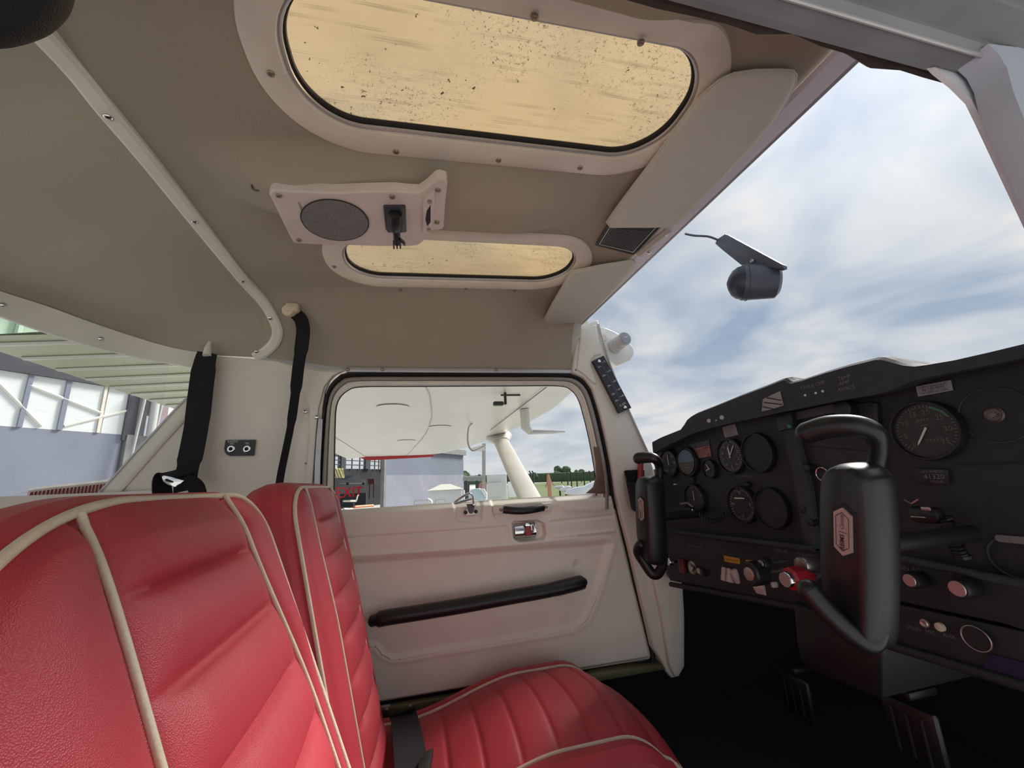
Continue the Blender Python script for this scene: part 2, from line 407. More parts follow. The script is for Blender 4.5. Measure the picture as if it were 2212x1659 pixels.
def resamp(pts, n, closed=True):
    P = [np.asarray(p, float) for p in pts]
    if closed: P = P+[P[0]]
    L = [0]
    for i in range(1, len(P)): L.append(L[-1]+np.linalg.norm(P[i]-P[i-1]))
    out = []
    for k_ in range(n):
        t = L[-1]*k_/(n if closed else n-1); i = max(1, min(int(np.searchsorted(L, t, side='right')), len(P)-1)); s = (t-L[i-1])/max(L[i]-L[i-1], 1e-9); out.append(P[i-1]*(1-s)+P[i]*s)
    return out
# shared screw
def _screwmesh():
    g = MB(); g.add(lathe((0, 0, -.002), (0, 0, 1), [(0, 1), (.0025, 1), (.0036, .8), (.0042, .4)], 14))
    me = bpy.data.meshes.new('screw'); vv = [(p[0]*.0042 if True else 0, p[1]*.0042, p[2]) for p in g.v]
    me.from_pydata(vv, [], g.f); me.materials.append(BRASSY); me.polygons.foreach_set('use_smooth', [True]*len(me.polygons)); me.set_sharp_from_angle(angle=.6)
    return me
SCREW = _screwmesh(); SCREWC = SCREW.copy(); SCREWC.materials.clear(); SCREWC.materials.append(CHROME)
def screw(parent, pos, n, chrome=False, s=1.0):
    q = Vector(tuple(n)).to_track_quat('Z', 'Y')
    o = place('screw', SCREWC if chrome else SCREW, pos, q, parent)
    o.scale = (s, s, 1.0)
    return o

# ================================================================ ceiling surface
def Hc(x, y):
    x = np.asarray(x, float); y = np.asarray(y, float)
    H = .468+.05*np.clip(x, -.4, .34)-.020*sst(x, .36, .49)
    ze = .312+.028*sst(-x, .1, .42)
    fr = sst(x, .22, .44)
    uf = np.clip((y-.90-.08*fr)/(.20-.08*fr), 0, 1); un = np.clip((.335-.09*fr-y)/(.16-.09*fr), 0, 1)
    pf = 2.0+2.0*fr
    H = H-(H-ze)*uf**pf-(H-.335)*un**2.2
    b = np.clip(1-np.abs((y-.583)/.088), 0, 1); b = sst(b, 0, .75)
    H = H-.048*b*sst(x, -.30, -.16)*(1-sst(x, .16, .36))
    return H
def atc(px, py, off=0.0):
    """where the sight line meets the headliner"""
    d = ray(px, py); lo, hi = .01, 4.0
    s = lo
    while s < hi:
        p = d*s
        if p[2] >= float(Hc(p[0], p[1]))+off: break
        s += .01
    a, b = s-.01, s
    for _ in range(24):
        m_ = (a+b)/2; p = d*m_
        if p[2] >= float(Hc(p[0], p[1]))+off: b = m_
        else: a = m_
    return d*a
def cnorm(x, y):
    e_ = .004; gx = (Hc(x+e_, y)-Hc(x-e_, y))/(2*e_); gy = (Hc(x, y+e_)-Hc(x, y-e_))/(2*e_)
    return unit((float(gx), float(gy), -1))
HOLES = [(-.137, .362, .301, .464, .075), (-.137, .362, .712, .870, .074)]
def inhole(x, y, g):
    for x0, x1, y0, y1, r in HOLES:
        if x0-g < x < x1+g and y0-g < y < y1+g: return sd(np.array([[x, y]]), rrect(x0-g, x1+g, y0-g, y1+g, r+g, 5))[0] < 0
    return False
XF, XR = .470, -.352
def cfn(a, b): x = XR-.01+a*(XF-XR+.01); y = .172+b*(1.1-.172); return V(x, y, float(Hc(x, y)))
ceil_ = obj('ceiling', grid(cfn, 110, 120, lambda a, b: not inhole(XR-.01+a*(XF-XR+.01), .172+b*.928, .012)), LINER, sharp=80)
tag(ceil_, 'grey beige vinyl headliner over the two seats', 'ceiling', kind='structure')
# outer roof skin above, so that light only enters by the panes
g = MB()
g.add(grid(lambda a, b: V(-.36+a*.86, .12+b*.99, float(Hc(-.36+a*.86, max(.172, .12+b*.99)))+.022), 60, 60, lambda a, b: not inhole(-.36+a*.86, .12+b*.99, .020)))
obj('roof_skin', g, WINGW, ceil_, smooth=False)
# skylights
for i, (x0, x1, y0, y1, r) in enumerate(HOLES):
    c0 = V((x0+x1)/2, (y0+y1)/2, float(Hc((x0+x1)/2, (y0+y1)/2)))
    T = thing('window_%d' % (i+1), c0, ['large amber tinted roof pane nearer the open door, speckled with grime', 'amber tinted roof pane above the far seat, half hidden by the ceiling ridge'][i], 'skylight', kind='structure')
    def ringp(gp, dz, n=14):
        return [V(a, b, float(Hc(a, b))+dz) for a, b in rrect(x0-gp, x1+gp, y0-gp, y1+gp, r+gp, n)]
    ow = .036
    prof = [(ow+.004, .002), (ow+.002, -.004), (ow-.004, -.0065), (.022, -.0075), (.010, -.007), (.004, -.0045), (.002, .002), (.002, .012)]
    R_ = [ringp(a, b) for a, b in prof]
    if i == 1:   # the ridge side of this trim tucks into the ridge flank
        pass
    v = []; f = []
    for q in R_: v += q
    n = len(R_[0])
    for k_ in range(len(R_)-1):
        for j in range(n): f.append((k_*n+j, k_*n+(j+1) % n, (k_+1)*n+(j+1) % n, (k_+1)*n+j))
    obj('trim_ring', (v, f), SKFRAME, T)
    obj('metal_lip', tube(ringp(.001, .002), .0028, 8, closed=True), ALU, T)
    obj('rubber_seal', MB().add(ringstrip(ringp(.003, .004), ringp(.003, .016))).add(ringstrip(ringp(.003, .016), ringp(.050, .023))), BLKR, T)
    obj('seal_bead', tube(ringp(-.001, .009), .0040, 8, closed=True), BLKR, T)
    pane = [V(a, b, float(Hc((x0+x1)/2, (y0+y1)/2 if i == 0 else .80))+.010) for a, b in rrect(x0-.004, x1+.004, y0-.004, y1+.004, r, 10)]
    for p in pane: p[2] += .05*(p[0]-(x0+x1)/2)
    obj('pane', prism(pane, (0, 0, .003)), AMBER, T, smooth=False)
    sc = ([(585, 147), (855, 318), (1076, 337), (1252, 354), (1155, 20), (1384, 77)], [(722, 569), (864, 622), (1006, 619), (1111, 624)])[i]
    for q in sc:
        p = atc(*q); nn = cnorm(p[0], p[1]); screw(T, p+nn*.0075, nn)
# aft headliner board + curved trim strip
TR = [(60, 30), (110, 90), (235, 240), (330, 355), (420, 470), (525, 602), (572, 655), (592, 690), (600, 715), (594, 738), (575, 758), (552, 770)]
trp = [atc(*q) for q in TR]
trp = [V(p[0], p[1], p[2]) for p in trp]
trp[0] = V(-.350, .15, .40)
trs = smoothpath(trp, 6)
def bandstrip(P_, hw_, th_):
    rows_ = [[], [], [], [], [], []]
    for i, p in enumerate(P_):
        T_ = unit(P_[min(i+1, len(P_)-1)]-P_[max(i-1, 0)]); nn = cnorm(p[0], p[1]); sd_ = unit(np.cross(T_, nn))
        for r_, (a, b) in zip(rows_, [(-1, -.002), (-.95, th_*.6), (-.55, th_), (.55, th_), (.95, th_*.6), (1, -.002)]): r_.append(p+sd_*a*hw_+nn*b)
    g = MB()
    for a, b in zip(rows_[:-1], rows_[1:]): g.add(strip(a, b))
    return g
trim = obj('trim_1', bandstrip(trs, .0125, .0075), TRIM)
tag(trim, 'curved cream plastic strip with screws across the ceiling behind the seats', 'trim', kind='structure')
for q in [(235, 241), (421, 470), (526, 601), (585, 684), (556, 757)]:
    p = atc(*q); nn = cnorm(p[0], p[1]); screw(trim, p+nn*.0085, nn, chrome=True, s=1.1)

# ---------------------------------------------------------------- plan curve of the aft side window
PLAN = [(-.40, 1.10), (-.60, 1.098), (-.70, 1.06), (-.80, .99), (-.88, .89), (-.94, .75), (-.97, .55), (-.97, .30), (-.97, .10)]
PLAN = [tuple(p[:2]) for p in smoothpath([(a, b, 0) for a, b in PLAN], 6)]
def atw(px, py, off=0.0):
    d = ray(px, py)
    for i in range(len(PLAN)-1):
        a = np.array(PLAN[i]); b = np.array(PLAN[i+1]); e_ = b-a; nn = unit((e_[1], -e_[0])) if False else np.array((-e_[1], e_[0]))/np.linalg.norm(e_)
        a = a+nn*off; e2 = e_
        den = d[0]*e2[1]-d[1]*e2[0]
        if abs(den) < 1e-9: continue
        s = (a[0]*e2[1]-a[1]*e2[0])/den; t = -(d[0]*a[1]-d[1]*a[0])/den
        if s > 0 and -1e-6 <= t <= 1+1e-6: return d*s
    return d*(.97/max(-d[0], .01))
HT = [(462, 768), (380, 755), (300, 733), (200, 700), (100, 664), (0, 632), (-90, 596)]
HB = [(462, 806), (400, 793), (300, 774), (200, 751), (100, 721), (0, 686), (-90, 650)]
A = [atw(*q) for q in smoothpath([(a, b, 0) for a, b in HT], 4) for q in [q[:2]]]
B = [atw(*q) for q in smoothpath([(a, b, 0) for a, b in HB], 4) for q in [q[:2]]]
# header strip above the aft window, continued along the plan
last = A[-1]; 
for k_ in range(3): A.append(V(-.97, last[1]-.12*(k_+1), last[2]+.004*k_)); B.append(V(-.97, last[1]-.12*(k_+1), B[len(HB)*4-4 if False else -1][2]))
def inward(p, d=.006):
    c = V(-.45, .55, p[2]); return p+unit(c-p)*d
g = MB(); g.add(strip([inward(p, .004) for p in A], [inward(p, .010) for p in A])); g.add(strip([inward(p, .010) for p in A], [inward(p, .011) for p in B])); g.add(strip([inward(p, .011) for p in B], [inward(p, .0) for p in B]))
hs = obj('trim_2', g, TRIM, sharp=60); tag(hs, 'cream plastic header strip curving over the aft side window', 'trim', kind='structure')
for q in [(4, 662), (219, 735)]:
    p = inward(atw(*q), .013); screw(hs, p, unit(V(.5, -.8, -.1)), chrome=True)
# aft headliner board between the strip and the header
An = resamp(trs, 40, closed=False); Bn = resamp(A[::-1], 40, closed=False)
def aft(a, b):
    i = a*39; j = int(min(i, 38)); t = i-j; p = An[j]*(1-t)+An[j+1]*t; q = Bn[j]*(1-t)+Bn[j+1]*t
    m_ = p*(1-b)+q*b; m_[2] += .030*math.sin(math.pi*b)*(1-a)-.002*(1-b)
    return m_
ap = obj('aft_board', grid(aft, 40, 14), PANELR, ceil_, sharp=80)
ap['label'] = 'grey green aft headliner board'
# aft window pane, sill
WB = [(232, 1067), (150, 1067), (60, 1067), (0, 1067), (-90, 1067)]
pb = [atw(*q) for q in WB]
top = [atw(q[0], q[1]) for q in [(432, 800), (300, 774), (200, 751), (100, 721), (0, 686), (-90, 650)]]
def wl(i, z): return V(PLAN[i][0], PLAN[i][1], z)
idx = range(5, len(PLAN))
g = MB(); g.add(strip([wl(i, .015)+V(-.004, .004, 0) for i in idx], [wl(i, .43)+V(-.004, .004, 0) for i in idx]))
W4 = thing('window_4', wl(12, .015), 'scratched clear acrylic window wrapping round behind the seats', 'window', kind='structure')
obj('pane', g, HAZY, W4)
zs = pb[1][2]
obj('sill', MB().add(strip([wl(i, zs)+V(.012, -.012, 0) for i in idx], [wl(i, zs-.03)+V(.014, -.014, 0) for i in idx])).add(strip([wl(i, zs) for i in idx], [wl(i, zs)+V(.012, -.012, 0) for i in idx])), TRIM, W4)
rw = obj('wall_rear', MB().add(strip([wl(i, zs-.005) for i in idx], [wl(i, -.75) for i in idx])), WALLT)
tag(rw, 'pale lower wall of the baggage bay below the aft window', 'wall', kind='structure')
# ---------------------------------------------------------------- left side panel between the aft window and the door
poly = [(436, 763), (470, 768), (600, 779), (700, 798), (748, 799), (728, 806), (712, 822), (702, 845), (697, 880), (694, 930), (690, 1000), (687, 1060), (684, 1200), (684, 1480), (684, 1640), (-700, 1640), (-700, 1110), (232, 1067), (330, 955), (392, 885), (436, 845)]
wl_ = obj('wall_left', prism([Y(a, b, 1.10) for a, b in poly], (0, .02, 0), bev=.003), WALLT, smooth=False)
tag(wl_, 'off white moulded side panel between the aft window and the far door', 'wall', kind='structure')
# slanted rim along the aft window and its crease
ra = [Y(225, 1080, 1.096), Y(330, 962, 1.096), Y(398, 888, 1.096), Y(440, 848, 1.096)]
obj('window_rim', tube(ra, 1.0, 12, flat=(.016, .006, V(0, 1, 0))), TRIM, wl_)
obj('rim_lip', tube([p+V(-.013, -.004, .010) for p in ra], .0022, 8), ALU, wl_)
# raised door surround
surr = [(600, 781), (690, 800), (735, 803), (718, 812), (700, 835), (688, 880), (683, 930), (678, 1000), (674, 1060), (670, 1200), (655, 1200), (657, 1060), (662, 1000), (668, 930), (668, 880), (655, 850), (630, 830)]
obj('door_surround', prism([Y(a, b, 1.090) for a, b in surr], (0, .012, 0), bev=.004), WALLT, wl_)
for q, ch in [((659, 889), True), ((684, 901), True), ((660, 1001), False)]: screw(wl_, Y(q[0], q[1], 1.088), (0, -1, 0), chrome=ch, s=1.2 if ch else .5)
# metal strip left of the door seal
st = [(688, 905), (697, 905), (692, 1000), (689, 1180), (677, 1180), (680, 1000), (684, 940)]
obj('edge_strip', prism([Y(a, b, 1.087) for a, b in st], (0, .004, 0)), ALU, wl_)
# headliner bottom edge strip above the door
es = [(748, 792), (900, 795), (1075, 796), (1236, 799), (1236, 806), (1075, 805), (900, 804), (748, 803)]
hl = obj('header_strip', prism([Y(a, b, 1.088) for a, b in es], (0, .010, 0), bev=.001), ALU, wl_)
for q in [(751, 798), (826, 798), (1072, 799)]: screw(wl_, Y(q[0], q[1], 1.086), (0, -1, -.2), s=1.1)
# fuselage skin behind everything on the far side (stops light)
sk = [(620, 806), (1290, 800)]
obj('upper_skin', prism([Y(540, 720, 1.13), Y(1262, 650, 1.13), Y(1290, 806, 1.13), Y(560, 806, 1.13)], (0, .01, 0)), WINGW, wl_)

# ================================================================ door_1 (far door)
D1 = thing('door_1', Y(1050, 1520, 1.1), 'far cabin door with grey window frame and beige moulded panel', 'door', kind='structure')
Lo = [(684, 1110), (687, 1050), (691, 980), (696, 915), (702, 868), (712, 838), (730, 818), (758, 808), (900, 807), (1100, 808), (1215, 809), (1250, 815), (1275, 840), (1292, 890), (1306, 950), (1318, 1010), (1325, 1065), (1325, 1100)]
Li = [(722, 1110), (722, 1050), (723, 990), (724, 930), (726, 885), (733, 862), (750, 845), (780, 836), (900, 835), (1100, 834), (1205, 834), (1232, 842), (1248, 862), (1260, 900), (1272, 950), (1281, 1000), (1287, 1045), (1287, 1100)]
n = 120
lo = resamp(smoothpath([V(a, b, 0) for a, b in Lo], 4), n, False); li = resamp(smoothpath([V(a, b, 0) for a, b in Li], 4), n, False)
def mixl(t): return [a[:2]*(1-t)+b[:2]*t for a, b in zip(lo, li)]
def row(t, y): return [Y(q[0], q[1], y) for q in mixl(t)]
def band(rows): 
    g = MB()
    for a, b in zip(rows[:-1], rows[1:]): g.add(strip(a, b))
    return g
obj('door_seal', band([row(-.10, 1.112), row(-.02, 1.094), row(.10, 1.090), row(.22, 1.097), row(.26, 1.108)]), BLKR, D1, sharp=60)
obj('window_frame', band([row(.20, 1.108), row(.27, 1.086), row(.38, 1.081), row(.48, 1.086), row(.54, 1.092)]), GREYF, D1, sharp=50)
obj('frame_inner', band([row(.52, 1.094), row(.60, 1.086), row(.68, 1.088), row(.74, 1.094), row(.84, 1.096), row(.92, 1.099), row(1.0, 1.112)]), TRIM, D1, sharp=40)
obj('bead', tube(row(.99, 1.100), .0016, 6), BLKR, D1)
cornr = [(1268, 1066), (1284, 1052), (1290, 1030), (1290, 1000), (1285, 965), (1296, 965), (1308, 1005), (1316, 1050), (1318, 1066)]
obj('frame_corner', prism([Y(a, b, 1.0845) for a, b in cornr], (0, .010, 0), bev=.002), BROWN, D1)
obj('window_pane', prism([Y(a, b, 1.108) for a, b in [(700, 1120), (700, 850), (740, 820), (1240, 820), (1280, 880), (1310, 1090)]], (0, .002, 0)), CLEAR, D1, smooth=False)
# panel
TL, TRc, BRc, BL = (684, 1105), (1322, 1064), (1409, 1424), (684, 1545)
C4 = [Y(*q, 1.1) for q in (TL, TRc, BRc, BL)]
NU, NV = 380, 280
uu = np.linspace(0, 1, NU); vv_ = np.linspace(0, 1, NV)
P = np.zeros((NV, NU, 3))
for k_ in range(3):
    top_ = C4[0][k_]*(1-uu)+C4[1][k_]*uu; bot_ = C4[3][k_]*(1-uu)+C4[2][k_]*uu
    P[:, :, k_] = np.outer(1-vv_, top_)+np.outer(vv_, bot_)
Q = projN(P).reshape(-1, 2)
h = np.zeros(len(Q))                       # + = towards the cabin, metres
h += .010
# pockets (recessed) and mouldings
def pocket(poly, depth, soft=6, edge=0): 
    d = sd(Q, poly); return -depth*(1-sst(d, -soft, soft*.3))
def groove(pts, wd, depth):
    d = np.full(len(Q), 1e9)
    for a, b in zip(pts[:-1], pts[1:]):
        a = np.array(a, float); b = np.array(b, float); e_ = b-a; w_ = Q-a; t = np.clip((w_@e_)/(e_@e_), 0, 1); d = np.minimum(d, np.linalg.norm(w_-t[:, None]*e_, axis=1))
    return -depth*np.exp(-(d/wd)**2)
BIG = [(700, 1214), (760, 1208), (860, 1200), (1000, 1190), (1120, 1180), (1240, 1172), (1306, 1166), (1318, 1172), (1310, 1200), (1296, 1250), (1280, 1300), (1262, 1338), (1236, 1356), (1180, 1366), (1050, 1388), (950, 1404), (870, 1418), (845, 1420), (826, 1410), (812, 1392), (700, 1392)]
dB = sd(Q, BIG)
h += -.010*(1-sst(dB, -12, 2))+.0025*np.exp(-((dB-6)/6)**2)
h += .012*np.exp(-((dB+60)/70)**2)*(dB < 0)*sst(Q[:, 1], 1200, 1330)
h += pocket([(972, 1062), (1046, 1058), (1040, 1122), (1032, 1128), (992, 1129), (984, 1122)], .006, 6)
h += pocket([(1057, 1072), (1064, 1118), (1074, 1128), (1110, 1130), (1190, 1120), (1200, 1110), (1198, 1074), (1192, 1068)], .006, 6)
h += pocket([(1104, 1130), (1108, 1126), (1160, 1122), (1174, 1130), (1178, 1155), (1170, 1166), (1120, 1170), (1108, 1164)], .016, 4)
h += groove([(690, 1168), (770, 1161), (900, 1152), (1092, 1138)], 2.6, .0045)+groove([(1092, 1138), (1098, 1168)], 2.6, .0045)
h += groove([(690, 1202), (770, 1197), (900, 1190), (1092, 1176), (1240, 1160)], 5, -.0035)
h += groove([(1190, 1127), (1320, 1113)], 2.6, .0045)+groove([(1195, 1158), (1322, 1146)], 3.4, -.004)
h += .004*np.exp(-(np.clip(sd(Q, [(1205, 1088), (1225, 1100), (1300, 1096), (1316, 1088), (1312, 1078), (1220, 1084)]), 0, 99)/8)**2)
ed = np.minimum(np.minimum(np.abs(np.repeat(vv_, NU)), 1-np.repeat(vv_, NU))*14, np.minimum(np.tile(uu, NV)*20, (1-np.tile(uu, NV))*26))
h -= .016*(1-sst(ed, 0, .45))
PP = P.reshape(-1, 3).copy(); PP[:, 1] -= h
f = [(j*NU+i, j*NU+i+1, (j+1)*NU+i+1, (j+1)*NU+i) for j in range(NV-1) for i in range(NU-1) if not (j > NV-5 and i > NU-4)]
obj('door_panel', (list(PP), f), DOORM, D1, sharp=80)
obj('door_skin', prism([Y(684, 1112, 1.125), Y(1322, 1072, 1.125), Y(1430, 1470, 1.125), Y(684, 1600, 1.125)], (0, .01, 0)), WINGW, D1)
# black gap seal at the door front and bottom
gp = [Y(1322, 1060, 1.108), Y(1340, 1120, 1.108), Y(1372, 1260, 1.108), Y(1408, 1400, 1.108), Y(1408, 1432, 1.108), Y(1380, 1440, 1.108), Y(1100, 1482, 1.108), Y(684, 1552, 1.108)]
obj('gap_seal', tube(gp, .0095, 8), BLKR, D1)
# armrest bar
ar = [Y(800, 1342, 1.065), Y(835, 1334, 1.052), Y(900, 1324, 1.048), Y(1000, 1308, 1.046), Y(1100, 1290, 1.046), Y(1180, 1276, 1.048), Y(1240, 1262, 1.052), Y(1262, 1256, 1.062)]
obj('armrest', tube(smoothpath(ar, 6), [.55]+[.75]*3+[1.0]*28+[1.05]*8+[.6]*3, 16, flat=(.0165, .020, V(0, 1, 0))), BLK, D1)['label'] = 'long black armrest rail'
# pull handle
hd = thing('pull_handle', Y(1130, 1102, 1.09), None, None); hd.parent = D1; hd.location = WO[hd]-WO[D1]
for k_ in ('label', 'category'):
    if k_ in hd: del hd[k_]
obj('end_plate', prism([Y(a, b, 1.084) for a, b in [(1064, 1094), (1068, 1091), (1090, 1090), (1090, 1110), (1070, 1111), (1066, 1108)]], (0, .012, 0), bev=.002), TRIM, hd)
obj('end_plate', prism([Y(a, b, 1.084) for a, b in [(1172, 1088), (1190, 1086), (1194, 1088), (1195, 1100), (1190, 1103), (1172, 1105)]], (0, .012, 0), bev=.002), TRIM, hd)
obj('grip', tube(smoothpath([Y(1088, 1101, 1.083), Y(1110, 1103, 1.074), Y(1132, 1103, 1.072), Y(1155, 1100, 1.074), Y(1174, 1096, 1.083)], 5), 1.0, 14, flat=(.0095, .006, V(0, 1, 0))), BLK, hd)
screw(hd, Y(1082, 1101, 1.083), (0, -1, 0)); screw(hd, Y(1180, 1095, 1.083), (0, -1, 0))
# inside latch lever
lt = thing('latch', Y(1136, 1147, 1.10), None, None); lt.parent = D1; lt.location = WO[lt]-WO[D1]
for k_ in ('label', 'category'):
    if k_ in lt: del lt[k_]
obj('latch_plate', tube([Y(1111, 1148, 1.103), Y(1156, 1144, 1.103)], 1.0, 16, flat=(.020, .010, V(0, 1, 0))), CHROME, lt)
obj('latch_lever', prism([Y(a, b, 1.082) for a, b in [(1137, 1131), (1146, 1130), (1150, 1157), (1136, 1158)]], (0, .010, 0), bev=.0015), mat('red_latch', (.33, .03, .04), .4), lt)['label'] = 'red latch lever'
obj('lever_tip', prism([Y(a, b, 1.081) for a, b in [(1136, 1130), (1146, 1129), (1147, 1136), (1135, 1137)]], (0, .010, 0), bev=.001), CHROME, lt)
obj('catch', tube([Y(1154, 1129, 1.088), Y(1155, 1145, 1.086), Y(1149, 1150, 1.088)], .0022, 8), CHROME, lt)
# window catch
wc = thing('window_latch', Y(1016, 1095, 1.09), None, None); wc.parent = D1; wc.location = WO[wc]-WO[D1]
for k_ in ('label', 'category'):
    if k_ in wc: del wc[k_]
obj('mount_plate', prism([Y(a, b, 1.088) for a, b in [(1003, 1106), (1008, 1098), (1012, 1094), (1022, 1094), (1026, 1098), (1031, 1106), (1028, 1113), (1006, 1114)]], (0, .004, 0), bev=.001), STEEL, wc)
obj('spring_plate', prism([Y(a, b, 1.084) for a, b in [(1008, 1089), (1027, 1088), (1022, 1108), (1017, 1110), (1013, 1108)]], (0, .004, 0), bev=.001), mat('dark_bracket', (.10, .07, .07), .4, .6), wc)
obj('rivet', lathe(Y(1006, 1107, 1.087), (0, -1, 0), [(0, .0048), (.003, .0046), (.0045, .002)], 14), mat('dark_rivet', (.05, .04, .04), .4, .5), wc)
obj('rivet', lathe(Y(1028, 1105, 1.087), (0, -1, 0), [(0, .0048), (.003, .0046), (.0045, .002)], 14), MATS['dark_rivet'], wc)
hp = [Y(1022, 1086, 1.076), Y(1021, 1073, 1.070), Y(1014, 1066, 1.066), Y(1000, 1072, 1.058), Y(983, 1084, 1.055), Y(986, 1087, 1.055), Y(1002, 1082, 1.060), Y(1017, 1078, 1.068)]
obj('handle', tube(smoothpath(hp, 5), 1.0, 12, flat=(.0032, .008, V(0, 1, 0))), CHROME, wc)['label'] = 'bent chrome window handle'
obj('handle_post', lathe(Y(1022, 1090, 1.090), (0, -1, .15), [(0, .006), (.014, .006), (.018, .004)], 14), CHROME, wc)

# ================================================================ A pillar trim
pp = [(1252, 704), (1292, 690), (1297, 712), (1303, 742), (1314, 775), (1330, 815), (1352, 868), (1378, 925), (1400, 975), (1412, 1010), (1436, 1130), (1448, 1240), (1476, 1262), (1480, 1330), (1480, 1440), (1468, 1462), (1452, 1466), (1440, 1452), (1430, 1430), (1412, 1400), (1388, 1300), (1360, 1180), (1330, 1064), (1322, 1010), (1310, 950), (1296, 890), (1279, 838), (1262, 815), (1237, 804), (1240, 770)]
AP = obj('trim_3', prism([Y(a, b, 1.082) for a, b in pp], (0, .05, 0), bev=.006, seg=3), TRIM, sharp=50)
tag(AP, 'off white moulded windscreen pillar trim in front of the far door', 'pillar trim', kind='structure')
# raised moulding on it
rm = [(1256, 712), (1288, 700), (1294, 740), (1300, 765), (1285, 768), (1277, 776), (1278, 790), (1290, 830), (1280, 826), (1262, 808), (1246, 798)]
obj('moulding', prism([Y(a, b, 1.076) for a, b in rm], (0, .010, 0), bev=.004, seg=3), TRIM, AP)
obj('lower_kick_panel', prism([Y(a, b, 1.068) for a, b in [(1404, 1215), (1440, 1200), (1476, 1262), (1478, 1440), (1460, 1464), (1448, 1440), (1430, 1330)]], (0, .015, 0), bev=.006, seg=3), TRIM, AP)
obj('edge_bead', tube(smoothpath([Y(1293, 700, 1.078), Y(1312, 770, 1.078), Y(1348, 862, 1.078), Y(1400, 978, 1.078)], 5), .0028, 8), ALU, AP)
for q in [(1252, 732), (1244, 799)]: screw(AP, Y(q[0], q[1], 1.080), (0, -1, 0), s=.6)
# dark side wall ahead of and below the trims
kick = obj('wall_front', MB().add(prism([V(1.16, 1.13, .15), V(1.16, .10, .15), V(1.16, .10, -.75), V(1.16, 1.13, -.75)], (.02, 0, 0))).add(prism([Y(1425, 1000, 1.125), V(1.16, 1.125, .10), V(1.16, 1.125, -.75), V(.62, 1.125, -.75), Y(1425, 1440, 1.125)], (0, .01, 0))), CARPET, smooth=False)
tag(kick, 'black footwell lining under the instrument panel', 'wall', kind='structure')
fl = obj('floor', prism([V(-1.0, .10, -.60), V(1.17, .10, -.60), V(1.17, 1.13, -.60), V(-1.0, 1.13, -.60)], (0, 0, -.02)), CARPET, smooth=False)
tag(fl, 'black carpeted cabin floor', 'floor', kind='structure')
# door sill
sl_ = obj('trim_4', prism([Y(a, b, 1.085) for a, b in [(684, 1552), (800, 1534), (1000, 1500), (1200, 1468), (1330, 1447), (1440, 1434), (1440, 1446), (1330, 1466), (1200, 1488), (1000, 1520), (800, 1556), (684, 1576)]], (0, .03, 0), bev=.002), mat('sill_metal', (.20, .19, .11), .5, .35, noise=.4, nscale=12), sharp=50)
tag(sl_, 'dull greenish metal door sill strip under the far door', 'sill', kind='structure')
obj('hinge_plate', prism([Y(a, b, 1.075) for a, b in [(806, 1530), (843, 1524), (843, 1544), (808, 1551)]], (0, .008, 0), bev=.001), STEEL, sl_)
screw(sl_, Y(815, 1538, 1.074), (0, -1, 0)); screw(sl_, Y(835, 1534, 1.074), (0, -1, 0))
screw(sl_, Y(886, 1527, 1.083), (0, -1, 0), s=1.2)
obj('lower_side', prism([Y(-700, 1560, 1.1), Y(1450, 1440, 1.1), V(.72, 1.1, -.62), V(-1.0, 1.1, -.62)], (0, .01, 0)), CARPET, sl_)
# under-door clutter beside the seat rail
rb = obj('seat_bracket', MB().add(prism([Y(a, b, 1.0) for a, b in [(806, 1556), (822, 1562), (838, 1580), (832, 1590), (806, 1572)]], (0, .02, .0), bev=.002)).add(prism([Y(a, b, 1.02) for a, b in [(806, 1580), (840, 1592), (826, 1640), (806, 1670)]], (0, .01, 0))), mat('flaking_black_steel', (.05, .04, .035), .6, .3, rgb2=(.30, .27, .24), nscale=130))
tag(rb, 'flaking black steel bracket between the far seat back and the sill', 'bracket')

# ================================================================ windscreen header, near header, near pillar
def hb(x, y, dz): return V(x, y, .4655+dz)
ys = np.linspace(.17, 1.075, 50)
g = MB()
rows = [(.468, -.002), (.473, -.0065), (.499, -.008), (.505, -.005), (.507, .006)]
for (xa, za), (xb, zb) in zip(rows[:-1], rows[1:]): g.add(strip([hb(xa, y, za) for y in ys], [hb(xb, y, zb) for y in ys]))
W3 = thing('window_3', V(.5, .6, .40), 'large clear windscreen in front of the instrument panel', 'windscreen', kind='structure')
o = obj('header_rail', g, MAUVE, W3, sharp=50); o['label'] = 'mauve grey painted header rail along the windscreen top'
obj('header_bead', tube([hb(.5055, y, -.006) for y in ys], .0022, 8), ALU, W3)
# curved acrylic sheet
def wsf(a, b):
    y = .17+b*(1.13-.17); s = math.sin(math.pi*b)
    x0, z0 = .509, .452; x1, z1 = 1.22, .06
    x = x0+(x1-x0)*a**.92+.05*s*a; z = z0+(z1-z0)*a+.05*math.sin(math.pi*a)
    return V(x, y, z)
obj('pane', grid(wsf, 20, 24), glass('windscreen_acrylic', (.98, .985, .99), .004), W3)
